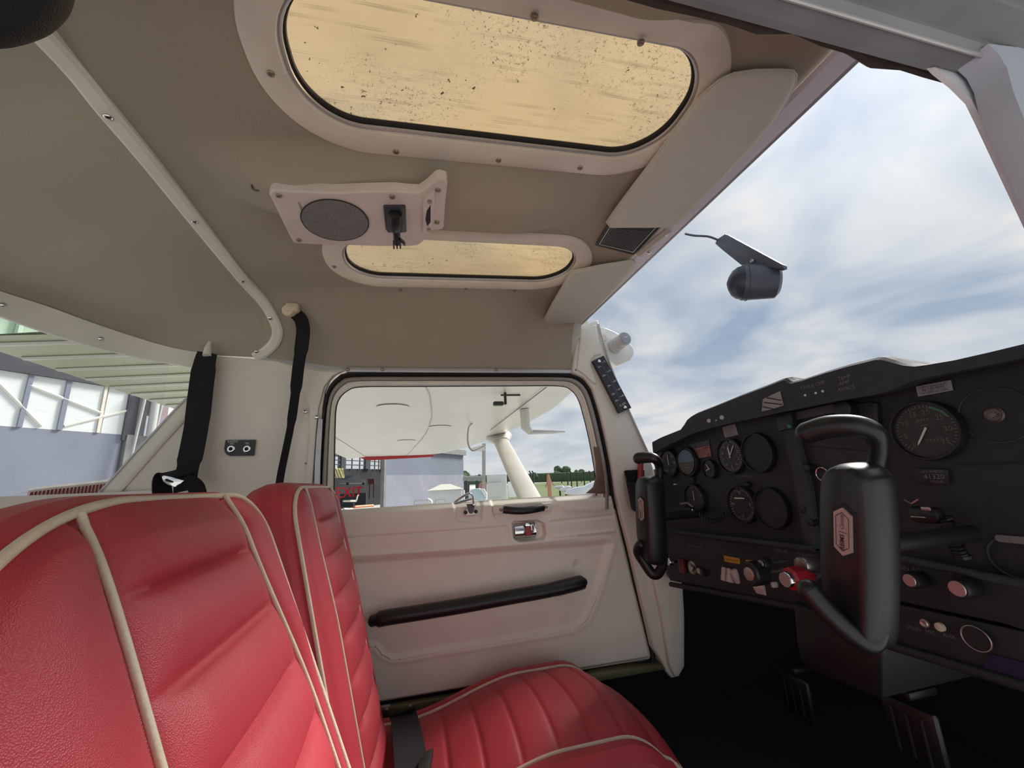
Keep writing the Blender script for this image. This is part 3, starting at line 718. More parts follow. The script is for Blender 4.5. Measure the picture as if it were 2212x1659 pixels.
# near side door header, extruded along the cabin
xs0, xs1 = -.70, .60
def bar(profile, x0=xs0, x1=xs1):
    g = MB()
    for (a, b) in zip(profile[:-1], profile[1:]): g.add(([V(x0, *a), V(x1, *a), V(x1, *b), V(x0, *b)], [(0, 1, 2, 3)]))
    return g
NH = thing('trim_5', V(0, .1, .30), 'dark grey door header above the open near door', 'door header', kind='structure')
tb = []
random.seed(3)
pth = []
for i in range(46):
    x = xs0+(xs1-xs0)*i/45; pth.append(V(x, .174+random.uniform(-.0025, .0025), .3255+random.uniform(-.002, .001)))
obj('torn_seal', tube(pth, [1+random.uniform(-.25, .3) for _ in pth], 8, flat=(.006, .005, V(0, 0, 1))), mat('perished_rubber', (.06, .045, .035), .9, noise=.4, nscale=60), NH)
obj('header_lip', bar([(.170, .332), (.168, .310), (.160, .304), (.146, .303), (.142, .308), (.142, .316)]), DGREY, NH, sharp=30)
obj('header_channel', bar([(.142, .312), (.122, .314), (.118, .318), (.112, .318), (.108, .312), (.090, .314)]), DGREY, NH, sharp=30)
obj('wing_root_skin', bar([(.093, .316), (.088, .322), (.05, .326), (.046, .320), (.0, .330), (-.35, .36)], -.9, 1.0), mat('wing_root_grey', (.19, .20, .205), .5, noise=.2, nscale=5), NH, sharp=30)
obj('lip_bead', tube([V(xs0, .1465, .3025), V(xs1, .1465, .3025)], .0016, 8), ALU, NH)
obj('clip', lathe(V(.195, .150, .3035), (0, -.2, -1), [(0, .004), (.0015, .004), (.003, .002)], 12), GREYF, NH)
NP = thing('trim_6', V(.45, .16, 0), 'grey near windscreen pillar with a strip of clouded tape at its corner', 'pillar', kind='structure')
pol = [(2062, 150), (2085, 172), (2100, 200), (2112, 250), (2130, 300), (2160, 362), (2212, 478), (2420, 940), (3200, 940), (3200, 180), (2240, 165)]
obj('pillar_panel', prism([Y(a, b, .160) for a, b in pol], (0, -.02, 0), bev=.002), mat('pillar_grey', (.52, .57, .66), .5, noise=.1, nscale=12), NP)
pol = [(1985, 118), (2068, 146), (2092, 172), (2108, 205), (2120, 252), (2140, 300), (2170, 362), (2222, 480), (2222, 505), (2212, 494), (2150, 362), (2107, 270), (2085, 225), (2052, 192), (2012, 160), (1992, 138)]
obj('corner_tape', prism([Y(a, b, .166) for a, b in pol], (0, -.004, 0)), mat('clouded_tape', (.80, .83, .87), .5, noise=.15, nscale=60), NP)
pol = [(1862, 104), (1872, 112), (1985, 136), (2000, 138), (1998, 120), (1985, 112), (1870, 84)]
obj('corner_block', prism([Y(a, b, .168) for a, b in pol], (0, -.02, 0), bev=.002), mat('dark_corner', (.07, .06, .06), .6), NP)

# ================================================================ sun visors, placard, clip
def czp(px, py, off): return atc(px, py, off)
vis = [(1534, 189), (1558, 170), (1585, 159), (1629, 152), (1680, 151), (1712, 153), (1720, 162), (1717, 182), (1702, 212), (1680, 250), (1640, 300), (1592, 351), (1545, 402), (1501, 446), (1470, 478), (1452, 488), (1400, 490), (1350, 490), (1318, 490), (1310, 480), (1325, 458), (1349, 425), (1403, 354), (1445, 298), (1484, 243), (1512, 210)]
def visor(px, label):
    # flat padded board hung a little under the headliner
    P_ = [atc(a, b, -.014) for a, b in px]
    c = sum(P_)/len(P_); A_ = np.array([[p[0], p[1], 1] for p in P_]); k_, *_ = np.linalg.lstsq(A_, np.array([p[2] for p in P_]), rcond=None)
    n_ = unit((-k_[0], -k_[1], 1)); out = []
    for a, b in px:
        d = ray(a, b); s = k_[2]/(d[2]-k_[0]*d[0]-k_[1]*d[1]); out.append(d*s)
    T = obj('sun_visor', pillow(out, n_, .013, .010), LINER if False else mat('visor_vinyl', (.58, .57, .50), .6, noise=.05, nscale=20, bump=.4, bscale=500), sharp=80)
    o_ = obj('edge_welt', tube(out, .0018, 6, closed=True), MATS['visor_vinyl'], T)
    return tag(T, label, 'sun visor')
visor(vis, 'grey padded sun visor nearer the open door, beside the big roof pane')
v2 = [(1232, 586), (1262, 580), (1300, 572), (1340, 566), (1364, 562), (1371, 566), (1369, 576), (1350, 600), (1325, 628), (1300, 654), (1275, 678), (1258, 690), (1245, 694), (1210, 698), (1172, 700), (1178, 684), (1195, 652), (1215, 618)]
visor(v2, 'grey padded sun visor above the far door, folded against the headliner')
pc = [(1312, 489), (1428, 489), (1369, 551), (1286, 530)]
# placard: a printed plate on the headliner; its visor side reaches under the visor
P4 = [atc(a, b, -.007) for a, b in [(1322, 470), (1446, 470), (1369, 551), (1286, 530)]]
pl_ = obj('placard', prism(P4, (0, 0, .002)), mat('placard_black', (.012, .012, .015), .35), smooth=False)
tag(pl_, 'black printed limitations placard between the two sun visors', 'placard')
def q4(P_, a, b): return (P_[0]*(1-a)+P_[1]*a)*(1-b)+(P_[3]*(1-a)+P_[2]*a)*b+V(0, 0, -.0009)
g = MB()
for a0, b0, a1, b1 in [(.06, 0, .075, .93), (.91, 0, .925, .93), (.06, .915, .925, .93)]: g.add(([q4(P4, a0, b0), q4(P4, a1, b0), q4(P4, a1, b1), q4(P4, a0, b1)], [(0, 1, 2, 3)]))
obj('border_print', g, WHITE, pl_, smooth=False)
g = MB(); random.seed(5)
for r_ in range(17):
    a = .11+r_*.046; b = .34
    while b < .88:
        L_ = random.uniform(.03, .14); e2 = min(b+L_, .89)
        g.add(([q4(P4, a, b), q4(P4, a+.014, b), q4(P4, a+.014, e2), q4(P4, a, e2)], [(0, 1, 2, 3)])); b = e2+.018
obj('text_print', g, DIMW, pl_, smooth=False)
cl = obj('visor_clip', tube([atc(1381, 549, -.009), atc(1412, 523, -.010), atc(1444, 497, -.009)], 1.0, 14, flat=(.008, .0055, V(0, 0, 1))), mat('clip_plastic', (.50, .43, .38), .45, noise=.1, nscale=30))
tag(cl, 'beige plastic visor pivot bar screwed beside the black placard', 'visor clip')
obj('clip_shade_patch', prism([atc(a, b, -.004) for a, b in [(1386, 552), (1400, 556), (1462, 504), (1452, 494), (1430, 508)]], (0, 0, .003)), mat('clip_shadow', (.09, .08, .08), .6), cl)  # flat dark sheet standing in for the shade beside the clip
screw(cl, atc(1438, 507, -.012), (0, 0, -1), chrome=True); screw(cl, atc(1402, 546, -.012), (0, 0, -1), chrome=True)

# ================================================================ speaker panel
zsp = .4120
def S(px, py, dz=0): return Zp(px, py, zsp+dz)
plate = [(581, 421), (584, 414), (592, 411), (640, 415), (720, 418), (800, 415), (850, 414), (880, 417), (905, 418), (920, 408), (941, 389), (950, 387), (964, 391), (967, 398), (962, 440), (959, 492), (955, 497), (935, 499), (926, 508), (915, 522), (903, 531), (880, 533), (820, 533), (760, 531), (700, 530), (640, 527), (632, 523), (620, 500)]
SP = obj('speaker_panel', prism([S(a, b) for a, b in plate], (0, 0, .016), bev=.0035, seg=3), mat('speaker_panel_plastic', (.66, .56, .50), .45, noise=.1, nscale=20, bump=.05, bscale=500), sharp=50)
tag(SP, 'beige ceiling speaker panel between the two roof panes', 'speaker panel')
gc = [S(723+74*math.cos(t)*math.cos(.17)-43*math.sin(t)*math.sin(.17), 475+74*math.cos(t)*math.sin(.17)+43*math.sin(t)*math.cos(.17), -.0012) for t in np.linspace(0, 2*math.pi, 49)[:-1]]
cc = sum(gc)/len(gc)
obj('speaker_grille', MB().add(([cc+(p-cc)*.97+V(0, 0, -.001) for p in gc]+gc, [tuple(range(48))]+[(i, (i+1) % 48, 48+(i+1) % 48, 48+i) for i in range(48)])), GRILLE, SP)
obj('grille_edge', tube(gc, .0009, 6, closed=True), BLKR, SP)
for q in [(602, 423), (847, 425), (646, 519), (946, 411), (944, 481)]: screw(SP, S(q[0], q[1], -.0005), (0, 0, -1))
obj('switch_bezel', prism([S(a, b, -.006) for a, b in [(913, 446), (916, 436), (930, 424), (938, 420), (940, 430), (934, 498), (925, 502), (914, 505), (912, 500)]], (0, 0, .007), bev=.002), MATS['speaker_panel_plastic'], SP)
obj('switch_slot', prism([S(a, b, -.0068) for a, b in [(922, 456), (930, 444), (930, 480), (923, 489), (919, 474)]], (0, 0, .002)), BLKR, SP)
obj('switch_screw', lathe(S(928, 435, -.006), (0, 0, -1), [(0, .0035), (.002, .003)], 10), BRASSY, SP); obj('switch_screw', lathe(S(927, 496, -.006), (0, 0, -1), [(0, .0035), (.002, .003)], 10), BRASSY, SP)
# map light hanging from the panel
ML = obj('map_light', prism([S(a, b, -.004) for a, b in [(828, 449), (830, 447), (874, 447), (876, 450), (878, 502), (870, 503), (838, 503), (833, 496)]], (0, 0, .005), bev=.001), mat('lamp_recess', (.045, .04, .05), .5))
tag(ML, 'black swivel map light with dangling lead on the ceiling speaker panel', 'map light')
obj('swivel', tube([S(854, 462, -.012), S(855, 480, -.016), S(856, 494, -.018)], [.010, .0115, .009], 14), BLK, ML)
obj('stem', tube([S(855, 488, -.016), S(857, 508, -.022), S(858, 526, -.026)], [.007, .0055, .0055], 12), BLK, ML)
for dx_ in (-9, -2, 5): obj('prong', tube([S(859+dx_, 520, -.026), S(860+dx_, 537, -.029)], .0012, 6), BLK, ML)
obj('lead_clip', tube([S(862, 516, -.026), S(872, 524, -.027), S(874, 530, -.027)], [.003, .0028, .0015], 8), BLK, ML)
# little hook mark on the headliner
p = atc(549, 404, -.001)
hk = obj('liner_tab', tube([atc(543, 399, -.001), atc(545, 408, -.002), atc(552, 412, -.001), atc(557, 411, -.001)], .0011, 6), mat('tab_dark', (.10, .08, .07), .7)); tag(hk, 'small torn tab in the headliner left of the ceiling speaker panel', 'tab')

# ================================================================ belts
AN = obj('belt_anchor', MB().add(lathe(atc(626, 672, -.012), unit((-.2, -1, -.2)), [(-.012, .013), (.006, .015), (.012, .013), (.013, .006)], 18)).add(box(atc(632, 666, -.010), (.030, .022, .022), .006)), mat('aged_cream', (.62, .52, .36), .5))
tag(AN, 'yellowed cream anchor block on the ceiling behind the far seat', 'belt anchor')
bp = [Y(640, 679, .99), Y(650, 690, .99), Y(655, 712, .995), Y(652, 745, 1.01), Y(645, 790, 1.03), Y(638, 850, 1.05), Y(628, 920, 1.06), Y(618, 970, 1.065), Y(605, 1035, 1.06), Y(600, 1090, 1.04)]
wd = [V(1, .1, 0)]*4+[V(1, .5, 0)]*2+[V(.6, 1, 0)]*4
sb = obj('shoulder_belt', ribbon(smoothpath(bp, 4), [wd[min(int(i/4), 9)] for i in range(37)], [.030]*14+[.026]*6+[.020]*17, .002), BELT)
tag(sb, 'narrow black shoulder belt hanging from the cream ceiling anchor', 'seat belt')
bq = [Y(448, 762, 1.06), Y(441, 790, 1.062), Y(433, 850, 1.06), Y(426, 910, 1.055), Y(415, 970, 1.05), Y(403, 1025, 1.04), Y(400, 1060, 1.03)]
SB2 = thing('shoulder_belt', Y(400, 1060, 1.03), 'wide black shoulder belt with a chrome tongue left of the jack plate', 'seat belt')
obj('webbing', ribbon(smoothpath(bq, 5), V(1, 0, .12), [.040+.006*min(i/5, 1) for i in range(6)]+[.050]*9+[.048]*8+[.042]*8, .003), BELT, SB2)
obj('hanger_stud', tube([Y(447, 768, 1.056), Y(449, 752, 1.060), Y(453, 739, 1.066)], [.009, .007, .0035], 12), TRIM, SB2)
obj('webbing_loop', ribbon(smoothpath([Y(352, 1075, 1.02), Y(350, 1042, 1.03), Y(357, 1024, 1.035), Y(375, 1022, 1.03), Y(398, 1028, 1.02)], 5), V(.25, .9, .3), .040, .003), BELT, SB2)
obj('webbing_tail', ribbon(smoothpath([Y(394, 1034, 1.01), Y(412, 1040, 1.01), Y(425, 1055, 1.01), Y(432, 1085, 1.01)], 5), V(.25, .9, .3), .040, .003), BELT, SB2)
obj('tongue', prism([Y(a, b, .985) for a, b in [(349, 1030), (353, 1027), (370, 1030), (398, 1038), (390, 1044), (382, 1048), (378, 1052), (362, 1047), (352, 1040)]], (0, .003, 0), bev=.0008), CHROME, SB2)['label'] = 'bright chrome belt tongue'
obj('tongue_slot', prism([Y(a, b, .983) for a, b in [(356, 1036), (359, 1034), (372, 1039), (374, 1042), (370, 1043), (358, 1039)]], (0, .001, 0)), BLKR, SB2)
# black padded belt sleeve nearest the eye, in the photograph's top left corner
pdc = ray(10, -40); pdc = unit(pdc)*.42
u_, v__, n_ = frame_of(-unit(pdc)); 
def Fp(a, b):
    d = ray(a, b); nn = unit(pdc); return d*((nn@pdc)/(nn@d))
pad = [(-220, -60), (-160, 60), (-80, 105), (0, 106), (50, 98), (100, 80), (130, 58), (150, 34), (161, 5), (166, -40), (150, -120), (120, -200), (-60, -260), (-180, -200)]
bpd = obj('belt_pad', pillow([Fp(a, b) for a, b in smoothpath([V(a, b, 0) for a, b in pad], 4, closed=True) for a, b in [(a, b)]] if False else [Fp(q[0], q[1]) for q in smoothpath([V(a, b, 0) for a, b in pad], 4, closed=True)], unit(pdc), .05, .012, 6), BELT, sharp=80)
tag(bpd, 'black padded sleeve hanging from the ceiling close to the open door', 'pad')
p0 = Fp(20, -200); obj('strap', ribbon([p0, p0+V(-.03, .02, .05), V(p0[0]-.04, p0[1]+.03, .42)], V(1, .4, 0), .045, .004), BELT, bpd)
# lap belt on the far seat
LB = thing('lap_belt', V(.0, .8, -.47), 'black lap belt lying over the back of the far seat cushion', 'seat belt')
lb = [Y(868, 1536, .96), Zp(872, 1546, -.442), Zp(878, 1580, -.430), Zp(885, 1625, -.422), Zp(893, 1700, -.414)]
obj('webbing', ribbon(smoothpath(lb, 5), V(1, .12, -.02), [.050]*21, .004), BELT, LB)
obj('buckle', prism([Zp(a, b, -.405) for a, b in [(905, 1640), (918, 1622), (936, 1612), (932, 1636), (926, 1668), (900, 1672)]], (0, 0, -.012), bev=.003), BLK, LB)

# ================================================================ jack plate
JP = obj('jack_plate', prism([Y(a, b, 1.092) for a, b in [(487, 951), (551, 950), (547, 984), (497, 985), (490, 982), (486, 977), (484, 970)]], (0, .006, 0)), BLK, smooth=False)
tag(JP, 'small black headset jack plate on the side panel', 'jack plate')
for (a, b, n_) in [(500, 970, 0), (534, 970, 1)]:
    j = obj('jack_socket', lathe(Y(a, b, 1.092), (0, -1, 0), [(0, .0088), (.003, .0088), (.0045, .007), (.0045, .0045), (.001, .0042)], 20, cap=False), CHROME, JP)
    obj('socket_hole', lathe(Y(a, b, 1.0905), (0, -1, 0), [(0, .0042), (.001, .0042)], 14), BLKR, j)
for s_, a, b, z_ in [('RADIO', 503, 954, .0055), ('MIC', 502, 959, .0048), ('TEL', 534, 958, .0048)]: obj('lettering', MB().add(textgeo(s_, Y(a, b, 1.0915), (1, 0, 0), (0, 0, 1), z_*1.3)), WHITE, JP, smooth=False)

# ================================================================ flap indicator
FQ = [(1281, 779), (1304, 768), (1364, 881), (1339, 892)]
FP = [Y(a, b, 1.066) for a, b in FQ]
FI = obj('flap_indicator', prism(FP, (0, .012, 0)), mat('indicator_black', (.015, .015, .018), .4), smooth=False)
tag(FI, 'slanted black flap position indicator on the windscreen pillar', 'flap indicator')
def qf(a, b, o_=-.0006): p = (FP[0]*(1-a)+FP[1]*a)*(1-b)+(FP[3]*(1-a)+FP[2]*a)*b; return p+V(0, o_, 0)
obj('slot', prism([qf(.40, .13), qf(.60, .13), qf(.60, .84), qf(.40, .84)], (0, .001, 0)), mat('slot_violet', (.03, .025, .05), .3), FI, smooth=False)
uF = unit(FP[1]-FP[0]); vF = unit(FP[0]-FP[3]); 
for b, s_ in [(.145, '0'), (.315, '10'), (.51, '20'), (.665, '30'), (.79, '40')]:
    obj('numeral', MB().add(textgeo(s_, qf(.17, b), uF, vF, .0085)), WHITE, FI, smooth=False); obj('tick_mark', MB().add(([qf(.27, b-.004), qf(.38, b-.004), qf(.38, b+.004), qf(.27, b+.004)], [(0, 1, 2, 3)])), WHITE, FI, smooth=False)
for b, s_ in [(.10, '0'), (.28, '10'), (.475, '20'), (.63, '30'), (.755, '40')]:
    obj('numeral', MB().add(textgeo(s_, qf(.82, b), uF, vF, .0085)), WHITE, FI, smooth=False); obj('tick_mark', MB().add(([qf(.60, b-.004), qf(.70, b-.004), qf(.70, b+.004), qf(.60, b+.004)], [(0, 1, 2, 3)])), WHITE, FI, smooth=False)
obj('lettering', MB().add(textgeo('FLAPS', qf(.5, .89), uF, vF, .009)), WHITE, FI, smooth=False)
screw(FI, qf(.42, .055, -.002), (0, -1, 0), chrome=True, s=1.25); screw(FI, qf(.55, .95, -.002), (0, -1, 0), chrome=True, s=1.25)

# ================================================================ wing root air vent seen through the windscreen
VT = thing('air_vent', Y(1330, 760, 1.10), 'white pull-out air vent with knurled knob outside the far pillar top', 'air vent')
hous = [(1290, 703), (1310, 708), (1325, 714), (1340, 722), (1358, 736), (1370, 752), (1371, 765), (1362, 778), (1345, 786), (1332, 790), (1316, 775), (1300, 740)]
obj('housing', prism([Y(a, b, 1.105) for a, b in hous], (0, .03, 0), bev=.006, seg=3), mat('vent_white', (.80, .79, .76), .4), VT, sharp=50)
obj('screw_dimple', lathe(Y(1304, 730, 1.104), (0, -1, 0), [(0, .011), (.002, .010), (.002, .008)], 18), SKFRAME, VT)
ax = unit(V(.12, -1, .12))
pv = Y(1328, 748, 1.10)
obj('vent_tube', lathe(pv, ax, [(0, .0225), (.010, .0225), (.012, .0205), (.018, .0205), (.020, .0220), (.028, .0220), (.030, .0195), (.046, .0195), (.047, .0215), (.056, .0215), (.058, .020)], 28), mat('vent_grey', (.55, .55, .56), .35), VT)
obj('vent_cap', lathe(pv+ax*.0585, ax, [(0, .019), (.0015, .0185), (.0018, .015)], 26), mat('vent_cap', (.33, .34, .38), .4), VT)
u_, v__, _ = frame_of(ax)
obj('cap_marking', prism([pv+ax*.0612+u_*a+v__*b for a, b in [(-.010, -.004), (-.004, -.001), (.002, .0), (.010, .006), (.009, .0075), (-.001, .003), (-.006, .001), (-.0105, -.002)]], ax*.0005), WHITE, VT, smooth=False)

# ================================================================ compass on the centre strip
CP = thing('compass', X(1630, 600, .62), 'dark barrel shaped compass hanging on a bar in the windscreen', 'compass')
DUN = mat('compass_grey', (.085, .10, .13), .42)
bar_ = [(1544, 526), (1549, 516), (1566, 505), (1572, 507), (1690, 571), (1691, 578), (1682, 581), (1650, 575), (1600, 572), (1560, 540)]
obj('bracket', prism([X(a, b, .615) for a, b in bar_], (.014, .004, 0), bev=.002), DUN, CP)
obj('arm', tube(smoothpath([X(1480, 505, .56), X(1500, 509, .58), X(1530, 511, .60), X(1552, 519, .617)], 5), .0022, 8), DUN, CP)
a0 = X(1684, 606, .650); a1 = X(1602, 611, .598); L_ = np.linalg.norm(a1-a0); ax = unit(a1-a0)
obj('drum', lathe(a0, ax, [(0, .016), (.002, .025), (.008, .0315), (L_*.75, .0325), (L_*.92, .0330), (L_, .0325)], 32), DUN, CP, sharp=45)
obj('lens', lathe(a1, ax, [(0, .031), (.008, .029), (.016, .023), (.022, .012), (.025, .002)], 32), mat('compass_glass', (.04, .05, .075), .4), CP)
obj('drum_seam', tube(circ(a1-ax*.008, *frame_of(ax)[:2], .0335, 30), .0009, 6, closed=True), DUN, CP)
obj('bracket_screw', lathe(X(1624, 564, .612), (-1, 0, 0), [(0, .004), (.002, .003)], 12), STEEL, CP)

# ================================================================ instrument panel
IP = thing('instrument_panel', X(1800, 1300, .70), 'black instrument panel stretching below the windscreen', 'instrument panel')
XP = .68; XS = .662
def part(name, g, m, par=IP, **k): return obj(name, g, m, par, **k)
pan = [(1414, 972), (1480, 935), (1690, 870), (1900, 820), (2212, 762), (2500, 700), (2700, 700), (2600, 1500), (2212, 1474), (2050, 1430), (1914, 1384), (1720, 1304), (1600, 1284), (1449, 1254), (1440, 1240), (1436, 1200)]
part('panel_sheet', prism([X(a, b, XP) for a, b in pan], (.02, 0, 0)), DASH2, smooth=False)
# glareshield: lip profile along y swept forward
lip = [(1408, 953), (1425, 944), (1450, 934), (1470, 926), (1477, 916), (1484, 904), (1492, 897), (1502, 891), (1540, 876), (1600, 851), (1650, 832), (1684, 818), (1692, 816), (1700, 822), (1706, 824), (1730, 818), (1780, 801), (1830, 786), (1870, 776), (1890, 771), (1902, 771), (1925, 778), (1950, 786), (1975, 789), (2000, 786), (2060, 776), (2130, 760), (2212, 740), (2400, 680), (2700, 570)]
lipb = [(1411, 980), (1426, 971), (1450, 958), (1464, 952), (1472, 948), (1479, 944), (1488, 940), (1498, 936), (1540, 923), (1600, 909), (1650, 899), (1684, 891), (1692, 889), (1700, 888), (1706, 887), (1730, 882), (1780, 872), (1830, 862), (1870, 856), (1890, 853), (1902, 850), (1925, 843), (1950, 832), (1975, 822), (2000, 816), (2060, 804), (2130, 790), (2212, 773), (2400, 713), (2700, 598)]
LX = .640
T0 = [X(a, b, LX) for a, b in lip]; B0 = [X(a, b, LX) for a, b in lipb]
def shift(P_, dx_, dz): return [p+V(dx_, 0, dz) for p in P_]
g = MB()
seq = [shift(B0, .045, .004), shift(B0, .008, .001), B0, [b*.3+t*.7 for b, t in zip(B0, T0)], [b*.08+t*.92+V(.001, 0, 0) for b, t in zip(B0, T0)], shift(T0, .008, .0), shift(T0, .02, .002), shift(T0, .30, -.03), shift(T0, .56, -.10)]
for a, b in zip(seq[:-1], seq[1:]): g.add(strip(a, b))
part('glareshield', g, DASH, sharp=45)['label'] = 'padded charcoal glareshield with stepped brow'
# lower sub panels
sub1 = [(1449, 1150), (1600, 1170), (1762, 1190), (1768, 1240), (1745, 1312), (1600, 1284), (1449, 1254), (1438, 1238)]
part('switch_panel', prism([X(a, b, XS) for a, b in sub1], (.02, 0, 0), bev=.004), DASH2)
part('switch_panel_lip', tube([X(1445, 1147, XS-.006), X(1600, 1166, XS-.006), X(1758, 1186, XS-.006)], .005, 10), DASH)
sub2 = [(1925, 1204), (2050, 1230), (2212, 1262), (2330, 1290), (2320, 1400), (2168, 1348), (1917, 1294), (1905, 1240)]
part('heater_panel', prism([X(a, b, XS) for a, b in sub2], (.02, 0, 0), bev=.003), DASH2)
part('heater_panel_lip', tube([X(1943, 1205, XS-.006), X(2212, 1262, XS-.006), X(2400, 1300, XS-.006)], .005, 10), DASH)
sub3 = [(1915, 1300), (2168, 1354), (2330, 1390), (2320, 1505), (2212, 1474), (1912, 1384)]
part('socket_panel', prism([X(a, b, XS+.004) for a, b in sub3], (.02, 0, 0), bev=.003), DASH2)
sub4 = [(1768, 1252), (1905, 1290), (1905, 1388), (1745, 1318), (1750, 1280)]
part('jack_panel', prism([X(a, b, XS+.006) for a, b in sub4], (.02, 0, 0), bev=.003), DASH2)
part('blue_card', prism([X(a, b, XS+.002) for a, b in [(2140, 1412), (2230, 1436), (2230, 1486), (2205, 1476), (2120, 1448)]], (.003, 0, 0)), mat('blue_card', (.008, .010, .045), .6), smooth=False)['label'] = 'dark blue card edge'
part('bottom_rail', tube([X(1449, 1262, XS), X(1720, 1312, XS), X(1914, 1392, XS), X(2212, 1482, XS), X(2500, 1570, XS)], .006, 10), DASH2)
# centre stack
stk = [(1708, 900), (1760, 884), (1880, 868), (1895, 872), (1912, 1190), (1768, 1188), (1742, 1060)]
part('radio_stack', prism([X(a, b, XP-.008) for a, b in stk], (.02, 0, 0), bev=.002), mat('stack_black', (.020, .019, .021), .5, noise=.2, nscale=40))
part('stack_post', prism([X(a, b, XP-.020) for a, b in [(1686, 915), (1708, 908), (1748, 1060), (1762, 1186), (1738, 1186), (1716, 1060)]], (.02, 0, 0), bev=.003), DASH)
part('marker_unit', prism([X(a, b, XP-.024) for a, b in [(1674, 900), (1708, 890), (1714, 925), (1682, 932)]], (.02, 0, 0), bev=.002), BLK)
part('indicator_light', lathe(X(1706, 921, XP-.025), (-1, 0, 0), [(0, .0042), (.002, .0035)], 12), mat('teal_lens', (.03, .16, .17), .3))['label'] = 'teal indicator light'
part('radio_face', prism([X(a, b, XP-.012) for a, b in [(1712, 892), (1800, 872), (1806, 890), (1716, 908)]], (.006, 0, 0)), mat('radio_grey', (.05, .05, .055), .5), smooth=False)
part('radio_knob', lathe(X(1832, 884, XP-.010), (-1, 0, 0), [(0, .014), (.012, .013), (.013, .009)], 20), BLK)
for k_, q in enumerate([(1742, 1100), (1760, 1128), (1752, 1010)]): part('stack_knob', lathe(X(q[0], q[1], XP-.012), (-1, 0, 0), [(0, .007), (.010, .006), (.011, .003)], 16), BLK)
for k_ in range(4):
    a, b = 1716+k_*8, 960+k_*48
    part('radio_seam', prism([X(a+12, b, XP-.0085), X(a+170-k_*4, b+14, XP-.0085), X(a+170-k_*4, b+17, XP-.0085), X(a+12, b+3, XP-.0085)], (-.001, 0, 0)), BLKR, smooth=False)

def ticks(c, r, n, a0, a1, L_=.12, w_=.0006, skip=None):
    g = MB()
    for i in range(n):
        a = math.radians(a0+(a1-a0)*i/(n-1)); l = L_*(1.6 if i % 5 == 0 else 1)
        ca, sa = math.cos(a), math.sin(a)
        # dial plane: right = -y, up = z
        def P_(rr, t): return c+V(0, -(rr*ca-t*sa), rr*sa+t*ca)
        g.add(([P_(r*.92, -w_), P_(r*.92, w_), P_(r*(.92-l), w_), P_(r*(.92-l), -w_)], [(0, 1, 2, 3)]))
    return g
YR = (0, -1, 0); ZU = (0, 0, 1)
def gauge(name, px, py, r, label, nums=None, needles=(), depth=.012, dial=DIAL, ring=True, tick=(37, 225, -45), numm=WHITE, tx=None):
    c = X(px, py, XP-depth); e_ = thing(name, c, None, None); e_.parent = IP; e_.location = c-WO[IP]
    for k_ in ('label', 'category'):
        if k_ in e_: del e_[k_]
    if label: e_['label'] = label
    obj('bezel', lathe(c+V(depth, 0, 0), (-1, 0, 0), [(0, r*1.10), (depth*.8, r*1.09), (depth, r*1.06), (depth, r*1.01), (depth*.55, r*.99)], 40, cap=False), BLK, e_)
    c2 = c+V(depth*.45, 0, 0)
    obj('dial', lathe(c2, (-1, 0, 0), [(0, r), (.0005, r*.999)], 40), dial, e_)
    c3 = c2+V(-.0010, 0, 0)
    if tick:
        g = ticks(c3, r, *tick)
        if nums:
            for a, s_ in nums: aa = math.radians(a); g.add(textgeo(s_, c3+V(0, -math.cos(aa)*r*.66, math.sin(aa)*r*.66), YR, ZU, r*.26))
        if tx:
            for s_, dx_, dz, z_ in tx: g.add(textgeo(s_, c3+V(0, -dx_*r, dz*r), YR, ZU, r*z_))
        obj('markings', g, numm, e_, smooth=False)
    for a, l, w_ in needles:
        aa = math.radians(a); ca, sa = math.cos(aa), math.sin(aa)
        def P_(rr, t): return c3+V(-.0015, -(rr*ca-t*sa), rr*sa+t*ca)
        obj('needle', prism([P_(-r*.12, -r*w_), P_(-r*.12, r*w_), P_(r*l*.8, r*w_*.8), P_(r*l, 0), P_(r*l*.8, -r*w_*.8)], (-.0005, 0, 0)), WHITE, e_, smooth=False)
    return e_
DW = mat('dial_print', (.30, .30, .29), .5)
gauge('airspeed_indicator', 1442, 1001, .034, 'airspeed dial at the far end of the top row', [(50, '40'), (0, '80'), (-60, '120'), (240, '160')], [(92, .7, .03)], numm=DW)
e_ = gauge('attitude_indicator', 1482, 998, .034, 'artificial horizon with blue sky half', tick=None)
c = X(1482, 998, XP-.009)
hd_ = lambda a0, a1: [c+V(0, -.031*math.cos(math.radians(a)), .030*math.sin(math.radians(a))) for a in np.linspace(a0, a1, 20)]
obj('sky_half', prism([p+V(0, 0, 0) for p in hd_(0, 180)], (-.0008, 0, 0)), mat('ai_blue', (.11, .17, .24), .5), e_, smooth=False)
obj('ground_half', prism(hd_(180, 360), (-.0008, 0, 0)), mat('ai_brown', (.09, .08, .065), .5), e_, smooth=False)
g = MB()
for k_ in (-2, -1, 1, 2):
    L2 = .010 if k_ % 2 == 0 else .006; g.add(([c+V(-.0012, L2, k_*.007-.0004), c+V(-.0012, -L2, k_*.007-.0004), c+V(-.0012, -L2, k_*.007+.0004), c+V(-.0012, L2, k_*.007+.0004)], [(0, 1, 2, 3)]))
obj('pitch_marks', g, DW, e_, smooth=False)
gauge('suction_gauge', 1529, 1013, .020, 'small round suction gauge under the red placard', None, [(125, .7, .05), (200, .6, .06)], tick=(13, 225, -45), numm=DW)
gauge('altimeter', 1574, 985, .035, 'altimeter with two white hands', [(90-36*k_, str(k_)) for k_ in range(10)], [(95, .6, .05), (55, .8, .03)], tick=(41, 90, -270), numm=DW)
gauge('blank_cover', 1632, 978, .036, 'blank round instrument cover beside the altimeter', tick=None, dial=DASH2)
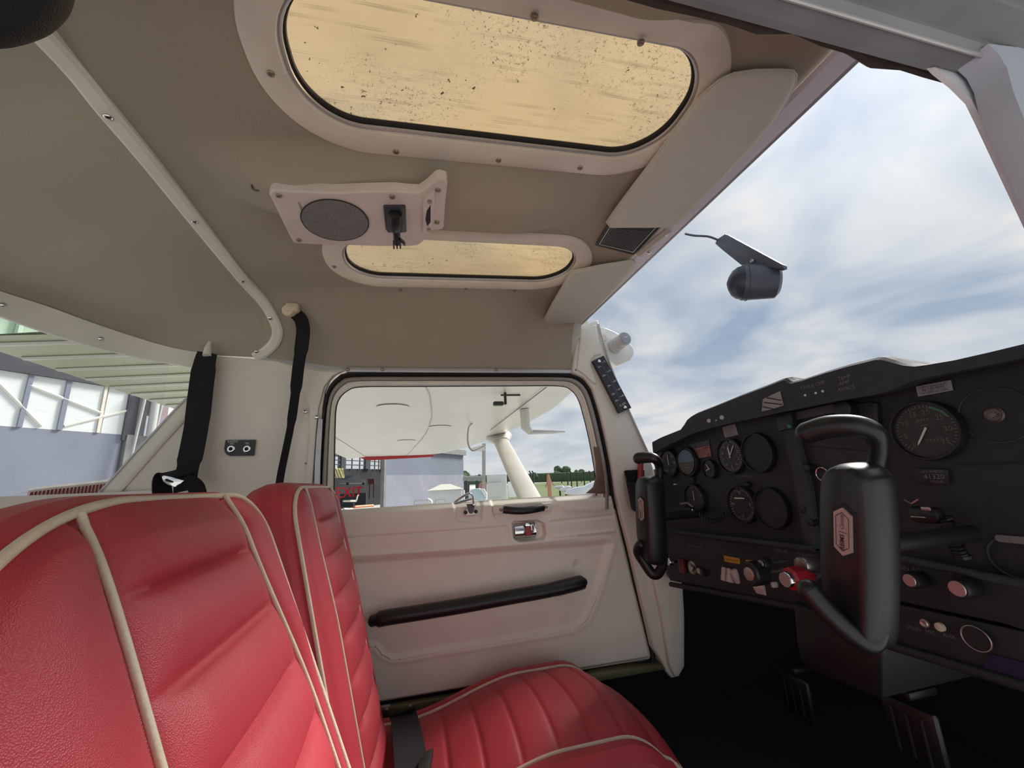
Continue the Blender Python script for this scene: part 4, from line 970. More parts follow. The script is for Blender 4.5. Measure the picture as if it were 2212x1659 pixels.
gauge('turn_indicator', 1497, 1078, .033, 'turn indicator below the artificial horizon', None, [(90, .6, .03)], tick=(13, 200, -20), numm=DW)
e_ = gauge('heading_indicator', 1598, 1090, .035, 'round navigation gauge in the lower row', [(90, 'N'), (0, 'E'), (-90, 'S'), (180, 'W')], [], tick=(37, 90, -270), numm=DW)
cw = X(1596, 1072, XP-.012)
obj('window_bar', box(cw+V(0, 0, -.004), (.001, .026, .0025)), WHITE, e_)
gauge('speaker_cover', 1661, 1098, .036, 'blank round cover at the lower row end', tick=None, dial=DASH2)
tac = gauge('tachometer', 1993, 930, .0365, 'large RPM tachometer right of the near yoke', [(228, '0'), (192, '5'), (150, '10'), (112, '15'), (75, '20'), (38, '25'), (-2, '30'), (-42, '35')], [(237, .62, .035)], depth=.014, tick=(36, 228, -42, .09), numm=mat('tach_print', (.13, .13, .11), .6), dial=mat('tach_face', (.030, .030, .028), .5), tx=[('RPM', 0, .36, .20), ('HUNDREDS', 0, .18, .08), ('04155', .18, -.38, .20)])
c3 = X(1993, 930, XP-.014)+V(.0048, 0, 0)
g = MB(); arc = [math.radians(a) for a in np.linspace(70, 28, 12)]
g.add(strip([c3+V(0, -.0300*math.cos(a), .0300*math.sin(a)) for a in arc], [c3+V(0, -.0330*math.cos(a), .0330*math.sin(a)) for a in arc])); obj('green_arc', g, mat('green_arc', (.05, .16, .10), .6), tac, smooth=False)
# far right blank with emblem
e_ = thing('emblem_disc', X(2150, 895, XP), None, None); e_.parent = IP; e_.location = WO[e_]-WO[IP]
for k_ in ('label', 'category'):
    if k_ in e_: del e_[k_]
e_['label'] = 'small round metal emblem on a blank cover'
c = X(2150, 896, XP)
obj('cover_ring', tube(circ(c+V(-.001, 0, 0), YR, ZU, .033, 40), .0012, 6, closed=True), DASH, e_)
obj('disc', lathe(c, (-1, 0, 0), [(0, .0095), (.003, .0095), (.004, .008), (.003, .007)], 26), mat('emblem_metal', (.14, .11, .11), .4, .6), e_)
obj('rosette', prism([c+V(-.0045, -.0055*math.cos(a)*(1 if k_ % 2 else .5), .0038*math.sin(a)*(1 if k_ % 2 else .5)) for k_, a in enumerate(np.linspace(0, 2*math.pi, 17)[:-1])], (-.0006, 0, 0)), DIMW, e_, smooth=False)
# placards
def placard(name, px, m, label, lines=(), lm=None, x=XP-.002, size=.005, box_=None):
    P_ = [X(a, b, x) for a, b in px]; o_ = obj(name, prism(P_, (.0015, 0, 0)), m, IP, smooth=False); o_['label'] = label
    if lines:
        g = MB(); u_ = unit(P_[1]-P_[0]); v2_ = unit(P_[0]-P_[3]); n_ = np.cross(u_, v2_); v2_ = unit(np.cross(n_, u_))
        for i, (s_, zz) in enumerate(lines):
            zz = min(np.linalg.norm(P_[0]-P_[3])/len(lines)*1.05, np.linalg.norm(P_[1]-P_[0])*.9/max(len(s_)*.52, 1))
            b = (i+.5)/len(lines)*.88+.06; c_ = (P_[0]+P_[1])/2*(1-b)+(P_[3]+P_[2])/2*b; obj('lettering', MB().add(textgeo(s_, c_+V(-.0006, 0, 0), u_, v2_, zz)), lm, o_, smooth=False)
        if box_:
            for (a0, b0, a1, b1) in [(.03, .04, .97, .07), (.03, .93, .97, .96), (.03, .04, .05, .96), (.95, .04, .97, .96)]:
                f_ = lambda a, b: (P_[0]*(1-a)+P_[1]*a)*(1-b)+(P_[3]*(1-a)+P_[2]*a)*b+V(-.0006, 0, 0)
                g.add(([f_(a0, b0), f_(a1, b0), f_(a1, b1), f_(a0, b1)], [(0, 1, 2, 3)]))
        if box_: obj('border_print', g, lm, o_, smooth=False)
    return o_
PAPER = mat('grey_paper_label', (.30, .29, .29), .7); INK = mat('ink', (.03, .03, .035), .6)
placard('warning_placard', [(1492, 970), (1533, 962), (1537, 985), (1499, 992)], mat('red_placard', (.19, .025, .03), .5), 'red warning placard above the suction gauge', [('WARNING', .0075), ('UNLESS FLOWN IN CLEAR', .0045), ('OF ICE, NO AEROBATIC', .0045), ('MANOEUVRES EXCEPT', .0045), ('THOSE LISTED', .0045)], mat('placard_pink', (.50, .35, .34), .6), size=.006, box_=1)
placard('engraved_plate', [(1490, 960), (1532, 950), (1533, 961), (1492, 969)], mat('plate_olive', (.05, .055, .05), .4), 'dark engraved plate over the red placard', [('G - B C R T', .009)], DIMW)
placard('paper_label', [(1560, 923), (1587, 916), (1594, 939), (1566, 946)], PAPER, 'small typed paper label above the altimeter', [('max speed in turbulence', .0036), ('fuel on  mixture rich', .0036), ('carb heat check temps', .0036), ('harness hatches secure', .0036), ('controls full and free', .0036), ('trim set flaps up', .0036)], INK)
placard('tacho_label', [(1978, 835), (2053, 821), (2058, 843), (1983, 857)], PAPER, 'grey typed tachometer correction label', [('Tacho underreads', .0120), ('by 100 RPM', .0120), ('For 2500 use 2350', .0120)], INK, x=XP-.004)
placard('yellow_label', [(1563, 1200), (1597, 1206), (1598, 1219), (1565, 1213)], mat('yellow_tape', (.45, .28, .03), .6), 'yellow tape label above the white switches', [('Close Your Belt', .0085)], mat('brown_ink', (.10, .04, .01), .6), x=XS-.002)
placard('yellow_label', [(1611, 1209), (1627, 1211), (1626, 1215), (1611, 1217)], MATS['yellow_tape'], 'short yellow tape label beside the small black knob', x=XS-.002)
# triangular mirror like sticker and dots on the brow
P_ = [X(a, b, LX-.003) for a, b in [(1645, 889), (1648, 862), (1684, 845), (1692, 876), (1670, 883)]]
o_ = part('brow_sticker', prism(P_, (.0015, 0, 0)), mat('silver_sticker', (.32, .31, .31), .4, noise=.15, nscale=40), smooth=False); o_['label'] = 'silver striped sticker on the brow'
g = MB()
for (a, b, c_, d) in [(1650, 868, 1690, 873), (1656, 858, 1688, 864), (1647, 877, 1672, 883)]: g.add(([X(a, b, LX-.0042), X(c_, d, LX-.0042), X(c_, d+2, LX-.0042), X(a, b+2.6, LX-.0042)], [(0, 1, 2, 3)]))
obj('stripe_print', g, BLK, o_, smooth=False)
for (a, b) in [(1739, 854), (1762, 849), (1777, 845)]: part('brow_rivet', lathe(X(a, b, LX-.001), (-1, 0, 0), [(0, .0022), (.001, .0015)], 10), WHITE)
for (a, b, r) in [(1532, 909, .0048), (1560, 902, .0052), (1548, 908, .0015)]: part('brow_stud', lathe(X(a, b, LX-.001), (-1, 0, 0), [(0, r), (.003, r*.8)], 14), mat('stud_white', (.45, .45, .45), .4))
g = MB()
for s_, a, b, z_ in [('TAXI B', 1744, 836, .008), ('CMP', 1772, 828, .008), ('TEMP', 1824, 816, .008), ('AMP', 1824, 827, .008), ('AVNCS', 1828, 839, .008)]: g.add(textgeo(s_, X(a, b, LX-.001), YR, ZU, z_))
part('brow_lettering', g, DIMW, smooth=False)
g = MB()
for s_, a, b, z_, x_ in [('PHONO SERVING', 1604, 1029, .006, XP), ('CABIN AIR', 1956, 1228, .008, XS), ('CABIN HT', 2085, 1240, .008, XS), ('CARB HT', 1686, 1190, .007, XS), ('THROTTLE', 1742, 1200, .007, XS), ('MASTER', 1490, 1178, .006, XS), ('LIGHTS', 1510, 1182, .006, XS), ('PHONE', 1845, 1333, .006, XS+.006), ('MIC', 2010, 1352+14, .006, XS+.004), ('AUX', 2050, 1374, .006, XS+.004), ('UTILITY', 1975, 1358, .005, XS+.004)]: g.add(textgeo(s_, X(a, b, x_-.001), YR, ZU, z_))
part('panel_lettering', g, DIMW, smooth=False)
# key, switches, knobs
def knob(name, px, py, x0, x1, r, capm, bodym=BLK, label=None, ang=(0, 0), shaft=None, rc=.62):
    """push-pull control: round body from x1 (panel) to x0 (aft face seen at px,py), polished cap"""
    f0 = X(px, py, x0); e_ = thing(name, f0, None, None); e_.parent = IP; e_.location = f0-WO[IP]
    for k_ in ('label', 'category'):
        if k_ in e_: del e_[k_]
    if label: e_['label'] = label
    L2 = x1-x0
    obj('body', lathe(f0, (1, 0, 0), [(0, r*.86), (.003, r), (L2*.75, r), (L2*.85, r*.8), (L2, r*.55)], 28), bodym, e_)
    obj('cap', lathe(f0, (-1, 0, 0), [(-.002, r*rc), (.0008, r*rc), (.0015, r*rc*.9)], 24), capm, e_)
    if shaft: obj('shaft', tube([f0+V(L2, 0, 0), f0+V(shaft, 0, 0)], r*.22, 10), STEEL, e_)
    return e_
PINK = mat('turned_alloy', (.50, .42, .41), .35, .7, noise=.15, nscale=200)
knob('throttle_knob', 1618, 1240, .585, .622, .0205, PINK, label='big black throttle knob with turned alloy centre', shaft=.085, rc=.55)
knob('carb_heat_knob', 1643, 1218, .605, .625, .0105, PINK, label='small black knob above the big black one', shaft=.065)
knob('mixture_lock', 1729, 1220, .600, .635, .0120, mat('bronze_cap', (.26, .21, .19), .35, .8), STEEL, 'steel barrel knob behind the red mixture knob', shaft=.06, rc=.9)
# red hexagonal mixture knob
f0 = X(1697, 1252, .555); e_ = thing('mixture_knob', f0, None, None); e_.parent = IP; e_.location = f0-WO[IP]
for k_ in ('label', 'category'):
    if k_ in e_: del e_[k_]
e_['label'] = 'red faceted mixture knob with a silver button'
REDK = mat('red_knob', (.30, .012, .022), .28)
obj('body', lathe(f0+V(.006, 0, 0), (1, 0, 0), [(0, .0125), (.003, .0170), (.024, .0170), (.033, .011), (.045, .006)], 8), REDK, e_, sharp=20)
obj('button', lathe(f0+V(.007, 0, 0), (-1, 0, 0), [(0, .0112), (.007, .0112), (.0082, .0105), (.0082, .0095)], 28), CHROME, e_)
obj('button_face', lathe(f0+V(-.0010, 0, 0), (-1, 0, 0), [(0, .0096), (.0006, .0092)], 28), PINK, e_)
obj('shaft', tube([f0+V(.055, 0, 0), f0+V(.11, 0, 0)], .004, 10), STEEL, e_)
knob('cabin_air_knob', 1965, 1254, .635, XS, .0105, PINK, label='round alloy faced knob on the heater panel, nearer the yoke', rc=.72)
knob('cabin_heat_knob', 2068, 1272, .630, XS, .0115, PINK, label='round alloy faced knob on the heater panel, farther from the yoke', rc=.75)
for q in [(1934, 1330), (1999, 1346), (1805, 1299)]: part('jack_socket', lathe(X(q[0], q[1], XS-.003), (-1, 0, 0), [(0, .0050), (.003, .0050), (.0040, .0038), (.003, .002)], 20), PINK)
part('jack_cap', lathe(X(2033, 1354, XS-.003), (-1, 0, 0), [(0, .0052), (.004, .005), (.005, .002)], 20), mat('cream_cap', (.55, .48, .38), .5))
for q in [(1828, 1306), (1847, 1310)]: part('jack_socket', lathe(X(q[0], q[1], XS), (-1, 0, 0), [(0, .0030), (.002, .003), (.0025, .0015)], 14), STEEL)
c = X(2112, 1379, XS); part('vent_hole', lathe(c+V(-.0015, 0, 0), (-1, 0, 0), [(0, .0130), (.001, .0130)], 36), BLKR); part('vent_ring', tube(circ(c+V(-.003, 0, 0), YR, ZU, .0136, 40), .0009, 8, closed=True), STEEL)
# ignition key, primer, master switch
part('primer_knob', lathe(X(1443, 1214, XS-.030), (1, 0, 0), [(0, .008), (.004, .0095), (.010, .0095), (.012, .005), (.03, .005)], 20), CHROME)
part('master_switch', box(X(1474, 1222, XS-.006), (.012, .018, .034), .003), mat('dull_red_switch', (.13, .012, .022), .4))['label'] = 'dark red master switch'
part('ignition_switch', lathe(X(1497, 1226, XS), (-1, 0, 0), [(0, .015), (.003, .015), (.005, .012), (.004, .009), (.008, .008)], 26), mat('aged_nickel', (.40, .37, .33), .35, .7))
part('ignition_key', box(X(1497, 1227, XS-.012), (.012, .0025, .010), .0008), STEEL)
part('key_tag', lathe(X(1510, 1233, XS-.008), (-1, 0, 0), [(0, .0065), (.0015, .0065)], 18), PINK)
part('circuit_knob', lathe(X(1524, 1236, XS), (-1, 0, 0), [(0, .008), (.010, .007), (.011, .004)], 18), BLK)
IVORY = mat('ivory_rocker', (.52, .44, .42), .45)
for i, q in enumerate([(1569, 1240), (1581, 1243), (1593, 1244)]):
    c = X(q[0], q[1], XS); r_ = -1 if i < 2 else 1; th_ = .30*r_
    part('rocker_switch', box(c+V(-.004, 0, 0), (.012, .0095, .027), .0012, R=(V(math.cos(th_), 0, math.sin(th_)), V(0, 1, 0), V(-math.sin(th_), 0, math.cos(th_)))), IVORY, sharp=30)
    if False: part('rocker_switch', prism([c+V(-.002, .007, .016), c+V(-.010*(1 if r_ < 0 else .3), .007, .014), c+V(-.004, .007, 0), c+V(-.010*(.3 if r_ < 0 else 1), .007, -.014), c+V(-.002, .007, -.016), c+V(.004, .007, -.016), c+V(.004, .007, .016)], (0, -.0125, 0)), IVORY, smooth=False)
for q in [(1638, 1268), (1648, 1270)]:
    c = X(q[0], q[1], XS); part('rocker_switch', prism([c+V(-.002, .006, .012), c+V(-.007, .006, 0), c+V(-.002, .006, -.012), c+V(.004, .006, -.012), c+V(.004, .006, .012)], (0, -.0115, 0)), IVORY, smooth=False)
part('flap_switch', box(X(1673, 1263, XS-.006), (.012, .006, .010), .002), IVORY)
for q in [(1461, 1046), (1620, 1046)]: part('clock_knob', lathe(X(q[0], q[1], XP), (-1, 0, 0), [(0, .006), (.004, .0055), (.009, .003)], 16), STEEL if q[0] < 1500 else BLK)
part('baro_knob', lathe(X(1502, 1037, XP-.012), (-1, 0, 0), [(0, .006), (.008, .005), (.009, .003)], 16), BLK)
# coiled cords and microphones
def coil(p0, p1, turns, r, wr):
    p0 = np.asarray(p0); p1 = np.asarray(p1); ax_ = unit(p1-p0); u_, v2_, _ = frame_of(ax_); out = []
    for i in range(turns*8+1): t = i/(turns*8); a = 2*math.pi*i/8; out.append(p0*(1-t)+p1*t+V(0, 0, -.02*math.sin(math.pi*t))+(u_*math.cos(a)+v2_*math.sin(a))*r)
    return tube(out, wr, 6)
mic = thing('microphone', X(1497, 1098, .63), 'small black hand microphone hooked on the far side of the panel', 'microphone')
obj('body', box(X(1490, 1102, .645), (.02, .040, .014), .006), BLK, mic); obj('clip', tube([X(1470, 1088, .65), X(1484, 1086, .64), X(1496, 1094, .635)], .0022, 8), STEEL, mic)
obj('stud', lathe(X(1484, 1104, .628), (-1, 0, 0), [(0, .004), (.003, .0038), (.004, .002)], 12), CHROME, mic); obj('stud', lathe(X(1498, 1103, .628), (-1, 0, 0), [(0, .004), (.003, .0038), (.004, .002)], 12), CHROME, mic)
crd = obj('coiled_cord', coil(X(1506, 1104, .64), X(1566, 1108, .655), 12, .005, .0014), BLK); tag(crd, 'black coiled microphone cord crossing the far gauges', 'cord')
mic2 = thing('microphone', X(2000, 1110, .62), 'black hand microphone clipped right of the near yoke', 'microphone')
obj('body', box(X(2003, 1112, .640), (.020, .032, .020), .006), BLK, mic2); obj('clip_bar', box(X(2000, 1099, .622), (.003, .010, .005), .0015), STEEL, mic2); obj('clip_bar', box(X(1984, 1117, .622), (.003, .016, .002), .001), STEEL, mic2)
obj('hook', tube([X(1955, 1080, .64), X(1970, 1088, .63), X(1985, 1079, .63)], .0015, 8), STEEL, mic2)
crd2 = obj('coiled_cord', coil(X(2040, 1112, .64), X(2082, 1200, .650), 14, .0065, .0016), BLK); tag(crd2, 'black coiled cord hanging right of the near yoke', 'cord')
part('hour_meter', prism([X(a, b, XP-.006) for a, b in [(1970, 1012), (2048, 1014), (2050, 1046), (1980, 1046)]], (.006, 0, 0), bev=.001), BLK)
g = MB(); g.add(textgeo('41320', X(2018, 1030, XP-.0065), YR, ZU, .009))
part('hour_meter_digits', g, DIMW, smooth=False)
for s_, a_, b_, z_ in (('HOURMETER', 2014, 1019, .0042), ('TOTAL', 2026, 1041, .0045)): part('hour_meter_word', MB().add(textgeo(s_, X(a_, b_, XP-.0065), YR, ZU, z_)), DIMW, smooth=False)
c = X(2190, 1166, XP-.004); part('name_plate', prism([c+V(0, a, b) for a, b in rrect(-.016, .016, -.004, .004, .0038, 4)], (.003, 0, 0)), mat('name_plate', (.17, .165, .16), .5), smooth=False)
part('cover_ring', tube(circ(X(2190, 1205, XP-.002), YR, ZU, .022, 30), .0014, 6, closed=True), DASH)
# scuffs
part('panel_seam', prism([X(a, b, XP-.001) for a, b in [(2070, 1004), (2400, 985), (2400, 988), (2070, 1007)]], (-.001, 0, 0)), BLKR, smooth=False)

# centre pedestal below the panel
PD = obj('centre_pedestal', prism([X(a, b, .650) for a, b in [(1712, 1300), (1905, 1385), (1908, 1420), (1903, 1508), (1880, 1506), (1750, 1452), (1728, 1430), (1718, 1380)]], (.20, 0, 0), bev=.006), mat('pedestal_black', (.006, .006, .007), .5), sharp=45)
tag(PD, 'black centre pedestal hanging under the instrument panel', 'pedestal')
for i, q in enumerate([(1722, 1505), (1976, 1585)]):
    c = X(q[0], q[1], .86 if i == 0 else .75)
    rp_ = obj('rudder_pedal', MB().add(box(c, (.015, .075, .085), .008)).add(box(c+V(.03, 0, .05), (.06, .012, .012), .003)), BLK)
    tag(rp_, ['dark rudder pedal in the far footwell', 'dark rudder pedal in the near footwell'][i], 'pedal')
    for dy_ in (-.020, 0, .020): obj('tread_rib', box(c+V(-.009, dy_, 0), (.004, .004, .06), .001), BLKR, rp_)

# ================================================================ control yokes (both turned a quarter)
YBL = mat('yoke_black', (.009, .0095, .010), .38, bump=.05, bscale=600)
def yoke(c, rot, label, up, dn, ru, rd):
    """c = hub centre; rot = turn about the column; horns given as world points"""
    H_ = thing('control_yoke', c, label, 'control yoke', 'control yokes'); ca, sa = math.cos(rot), math.sin(rot)
    def L(x, y, z): return c+V(x, y*ca-z*sa, y*sa+z*ca)
    ey, ez = V(0, ca, sa), V(0, -sa, ca)
    out = [(-.026, -.088), (-.018, -.095), (-.004, -.092), (.012, -.078), (.024, -.060), (.029, -.040), (.030, .0), (.028, .062), (.022, .080), (.010, .090), (-.010, .092), (-.022, .086), (-.028, .070), (-.030, .0)]
    secs = [(-.030, .78, .93), (-.026, .90, .965), (-.016, .98, .99), (-.006, 1, 1), (.006, 1, 1), (.014, .9, .97)]
    sm = [q[:2] for q in smoothpath([V(a, b, 0) for a, b in out], 4, closed=True)]
    rings = [[L(x_, a*sy, b*sz) for a, b in sm] for x_, sy, sz in secs]
    v = []; f = []; n = len(sm)
    for q in rings: v += q
    for k_ in range(len(rings)-1):
        for j in range(n): f.append((k_*n+j, k_*n+(j+1) % n, (k_+1)*n+(j+1) % n, (k_+1)*n+j))
    f.append(tuple(range(n))[::-1]); f.append(tuple((len(rings)-1)*n+j for j in range(n)))
    obj('hub', (v, f), YBL, H_, sharp=50)
    bo = [(.0, .0285), (.0105, .021), (.0105, -.021), (.0, -.0285), (-.0105, -.021), (-.0105, .021)]
    b_ = obj('badge', prism([L(-.0335, a*.88-.004, b*.90+.020) for a, b in bo], (.004, 0, 0)), mat('badge_copper', (.50, .38, .36), .45, .3, noise=.15, nscale=200), H_, smooth=False)
    obj('badge_recess', prism([L(-.0312, a*1.15-.004, b*1.06+.020) for a, b in bo], (.002, 0, 0)), BLKR, H_, smooth=False)
    obj('badge_line', tube([L(-.0337, a*.63-.004, b*.72+.020) for a, b in bo], .0004, 4, closed=True), BLK, b_)
    BI = mat('badge_ink', (.04, .02, .02), .5)
    obj('badge_lettering', MB().add(textgeo('REIMS', L(-.0338, -.004, .0090), ez, ey, .0064, bold=.02)), BI, b_, smooth=False)
    obj('badge_bar', MB().add(textgeo('|', L(-.0338, -.004, .0195), ez, ey, .009)), BI, b_, smooth=False)
    obj('badge_lettering', MB().add(textgeo('Cessna', L(-.0338, -.004, .0300), ez, ey, .0056, shear=.5)), BI, b_, smooth=False)
    for P_, rr in ((up, ru), (dn, rd)):
        sp_ = smoothpath(P_, 5); rs = np.interp(np.linspace(0, 1, len(sp_)), np.linspace(0, 1, len(rr)), rr)
        o_ = obj('horn', tube(sp_, list(rs), 18), YBL, H_)
        ax_ = unit(sp_[-1]-sp_[-3]); r_ = rs[-1]
        obj('horn_cap', lathe(sp_[-1], ax_, [(-.002, r_*.99), (.002, r_*.96), (r_*.45, r_*.80), (r_*.75, r_*.5), (r_*.85, r_*.1)], 18), YBL, H_)
    obj('column', tube([c+V(.010, 0, 0), V(.655, c[1], c[2])], .010, 16), BLK, H_)
    return H_
cN = V(.482, .368, -.089)
yoke(cN, math.radians(12.5), 'near black control yoke, turned upright, its copper badge facing the seats',
     [X(1878, 1050, .490), X(1892, 1000, .495), X(1896, 962, .490), X(1884, 932, .480), X(1845, 920, .468), X(1790, 922, .458), X(1742, 936, .450)],
     [X(1890, 1320, .480), X(1896, 1356, .478), X(1878, 1388, .466), X(1840, 1368, .452), X(1790, 1324, .438), X(1745, 1272, .428)],
     [.0085, .0085, .009, .0105, .012, .0128, .0125], [.0105, .0105, .011, .011, .011, .0115])
yoke(V(.530, .850, -.094), math.radians(9), 'far black control yoke beside the windscreen pillar, turned upright',
     [X(1420, 1055, .545), X(1424, 1025, .548), X(1423, 1003, .545), X(1414, 991, .530), X(1400, 988, .520), X(1385, 989, .510), X(1378, 991, .505)],
     [X(1430, 1180, .540), X(1432, 1212, .540), X(1424, 1236, .535), X(1410, 1240, .525), X(1392, 1216, .512), X(1378, 1192, .500), X(1384, 1176, .500)],
     [.0095, .0095, .010, .011, .0125, .0135, .013], [.010, .010, .0105, .011, .011, .011, .0105])
kr = obj('key_ring', tube(circ(X(1776, 1024, .60), unit((0, -1, .1)), unit((0, .1, 1)), .0095, 24), .0009, 6, closed=True), CHROME); tag(kr, 'thin chrome ring peeping out behind the near yoke hub', 'ring')

# ================================================================ pocket on the pillar
DP = obj('pillar_pocket', MB().add(prism([Y(a, b, 1.050) for a, b in [(1355, 1040), (1378, 1042), (1392, 1040), (1392, 1100), (1372, 1105), (1366, 1100)]], (0, .006, 0), bev=.001)).add(prism([Y(a, b, 1.074) for a, b in [(1349, 1018), (1352, 1016), (1385, 1014), (1392, 1016), (1392, 1090), (1366, 1100)]], (0, .004, 0))).add(prism([Y(1349, 1018, 1.074), Y(1355, 1040, 1.050), Y(1366, 1100, 1.050), Y(1366, 1100, 1.074)], (0, 0, .001))), BLK)
tag(DP, 'black plastic pocket on the windscreen pillar behind the far yoke', 'pocket')
rt = obj('red_tube', tube([Y(1382, 1040, 1.066), Y(1384, 1000, 1.066)], .008, 14), mat('red_label_tube', (.32, .03, .05), .4)); tag(rt, 'red tube with pale cap standing in the pillar pocket', 'tube')
obj('tube_cap', lathe(Y(1384, 1000, 1.066), (0, 0, 1), [(0, .0075), (.010, .007), (.012, .004)], 14), WALLT, rt)

# ================================================================ seats
def seatback(cy, O, tilt, wl, wr, inner, chan, ztop, name_label, thick=.085, bot=-.60, bulge=1.0, biground=False, crown=.012):
    """O = (x,z) of the face plane at v=0; v runs up the back; wl/wr = half widths toward -y / +y"""
    t_ = math.radians(tilt); up = V(-math.sin(t_), 0, math.cos(t_)); nf = V(math.cos(t_), 0, math.sin(t_))
    def W(v, w_):
        r = .060; top = ztop
        if biground and w_ == wl:
            t = np.clip((top-v)/.10, 0, 1); return w_-.15*(1-math.sqrt(1-(1-t)**2))
        if v > top-r: q = (v-(top-r))/r; return w_-r*1.25+r*1.25*math.sqrt(max(0, 1-min(q, 1)**2.2))
        return w_-.018*(1-math.cos(min(1, (top-v)/.6)*math.pi/2))*0.6
    def base(u, v): return V(O[0], cy+u, O[1])+up*v
    def disp(u, v, w_):
        il, ir = inner(v)
        d = crown*(1-(u/w_)**2)*(1 if crown < .02 else .55+.45*float(sst(-v, 0, .2)))
        # centre puffs between lateral channels
        if il < u < ir:
            k_ = np.clip(min((u-il)/.042, (ir-u)/.042), 0, 1)
            dd = min(abs(v-c_) for c_ in chan) if chan else 1
            ex = 1-math.exp(-(dd/.013)**1.3)
            d += (.0085*ex-.001)*bulge*(k_*k_*(3-2*k_))
            d -= .0045*math.exp(-(dd/.0035)**2)*k_
        e1 = min(abs(u-il), abs(u-ir)); d -= .006*math.exp(-(e1/.007)**2)
        if u < il: q = (u+w_)/max(il+w_, 1e-4); d += .011*math.sin(math.pi*np.clip(q, 0, 1))*bulge
        if u > ir: q = (w_-u)/max(w_-ir, 1e-4); d += .009*math.sin(math.pi*np.clip(q, 0, 1))*bulge
        if u < il or u > ir: d -= .011*bulge*math.sin(math.pi*np.clip(q, 0, 1))*(1-min(1, ((il+w_) if u < il else (w_-ir))/.05))
        d *= np.clip((ztop-v)/.03, 0, 1)**.5*np.clip((w_-abs(u))/.02, 0, 1)**.5
        return d
    NUs, NVs = 110, 170
    def fn(a, b):
        v = ztop-(ztop-bot)*(1-b)**2.0; s = a*2-1; w_ = W(v, wr if s > 0 else wl); u = s*w_
        return base(u, v)+nf*disp(u, v, w_)
    S_ = thing('seat', V(O[0]+.2, cy, -.6), name_label, 'seat', 'red cabin seats')
    obj('backrest', grid(fn, NUs, NVs), RED, S_, sharp=80)
    # outline loop
    loop = []
    for i in range(80): v = ztop-(ztop-bot)*(1-i/79)**2.2; loop.append((-W(v, wl), v))
    m = 14
    for i in range(1, m): s = -1+2*i/m; loop.append((s*(W(ztop, wr) if s > 0 else W(ztop, wl)), ztop))
    for i in range(80): v = ztop-(ztop-bot)*(i/79)**2.2; loop.append((W(v, wr), v))
    LP = [base(u, v) for u, v in loop]
    # boxing swept back with a soft shoulder
    cen = base(0, ztop-.12)
    rows_ = []
    for k_, (bk, out) in enumerate([(0, 0), (.004, .005), (.012, .0105), (.026, .0160), (.044, .0185), (.062, .0150), (.076, .006), (.085, -.008)]):
        r_ = []
        for i, ((u, v), p) in enumerate(zip(loop, LP)):
            a = loop[max(i-1, 0)]; b = loop[min(i+1, len(loop)-1)]; tx, tv = b[0]-a[0], b[1]-a[1]; l_ = math.hypot(tx, tv) or 1; nx, nv = -tv/l_, tx/l_
            r_.append(p+(V(0, nx, 0)+up*nv)*out-nf*bk*thick/.085)
        rows_.append(r_)
    g = MB()
    for a, b in zip(rows_[:-1], rows_[1:]): g.add(strip(a, b))
    g.add((rows_[-1], [tuple(range(len(loop)))]))
    obj('boxing', g, RED, S_, sharp=60)
    obj('edge_piping', tube([p+nf*.002 for p in LP], .0030, 12), CREAM, S_)
    for sgn in (0, 1):
        pts = []
        for i in range(70):
            if i == 0:
                vt_ = ztop-.001
                while abs(inner(vt_)[sgn]) > W(vt_, wr if sgn else wl)-.002: vt_ -= .001
            v = vt_-(vt_-bot)*i/69; u = inner(v)[sgn]
            pts.append(base(u, v)+nf*(disp(u, v, W(v, wr if u > 0 else wl))+.0055))
        obj('seam_piping', tube(pts, .0024, 12), CREAM, S_)
    return S_
near = seatback(.392, (-.178, -.03), 21.6, .200, .186, lambda v: (-.101-.0*v, .088+.018*float(sst(.035-v, 0, .05))+.045*float(sst(-v, 0, .22))), [-.028, -.088, -.152, -.212, -.275, -.34, -.40], .032, 'red vinyl seat back with cream piping, close to the open door', biground=True)
farS = seatback(.850, (-.166, -.03), 12.9, .186, .180, lambda v: (-.108, .108), [-.022, -.083, -.145, -.208, -.270, -.335, -.40], .038, 'red vinyl seat beside the far door, back and cushion in view', bulge=.8, crown=.026)
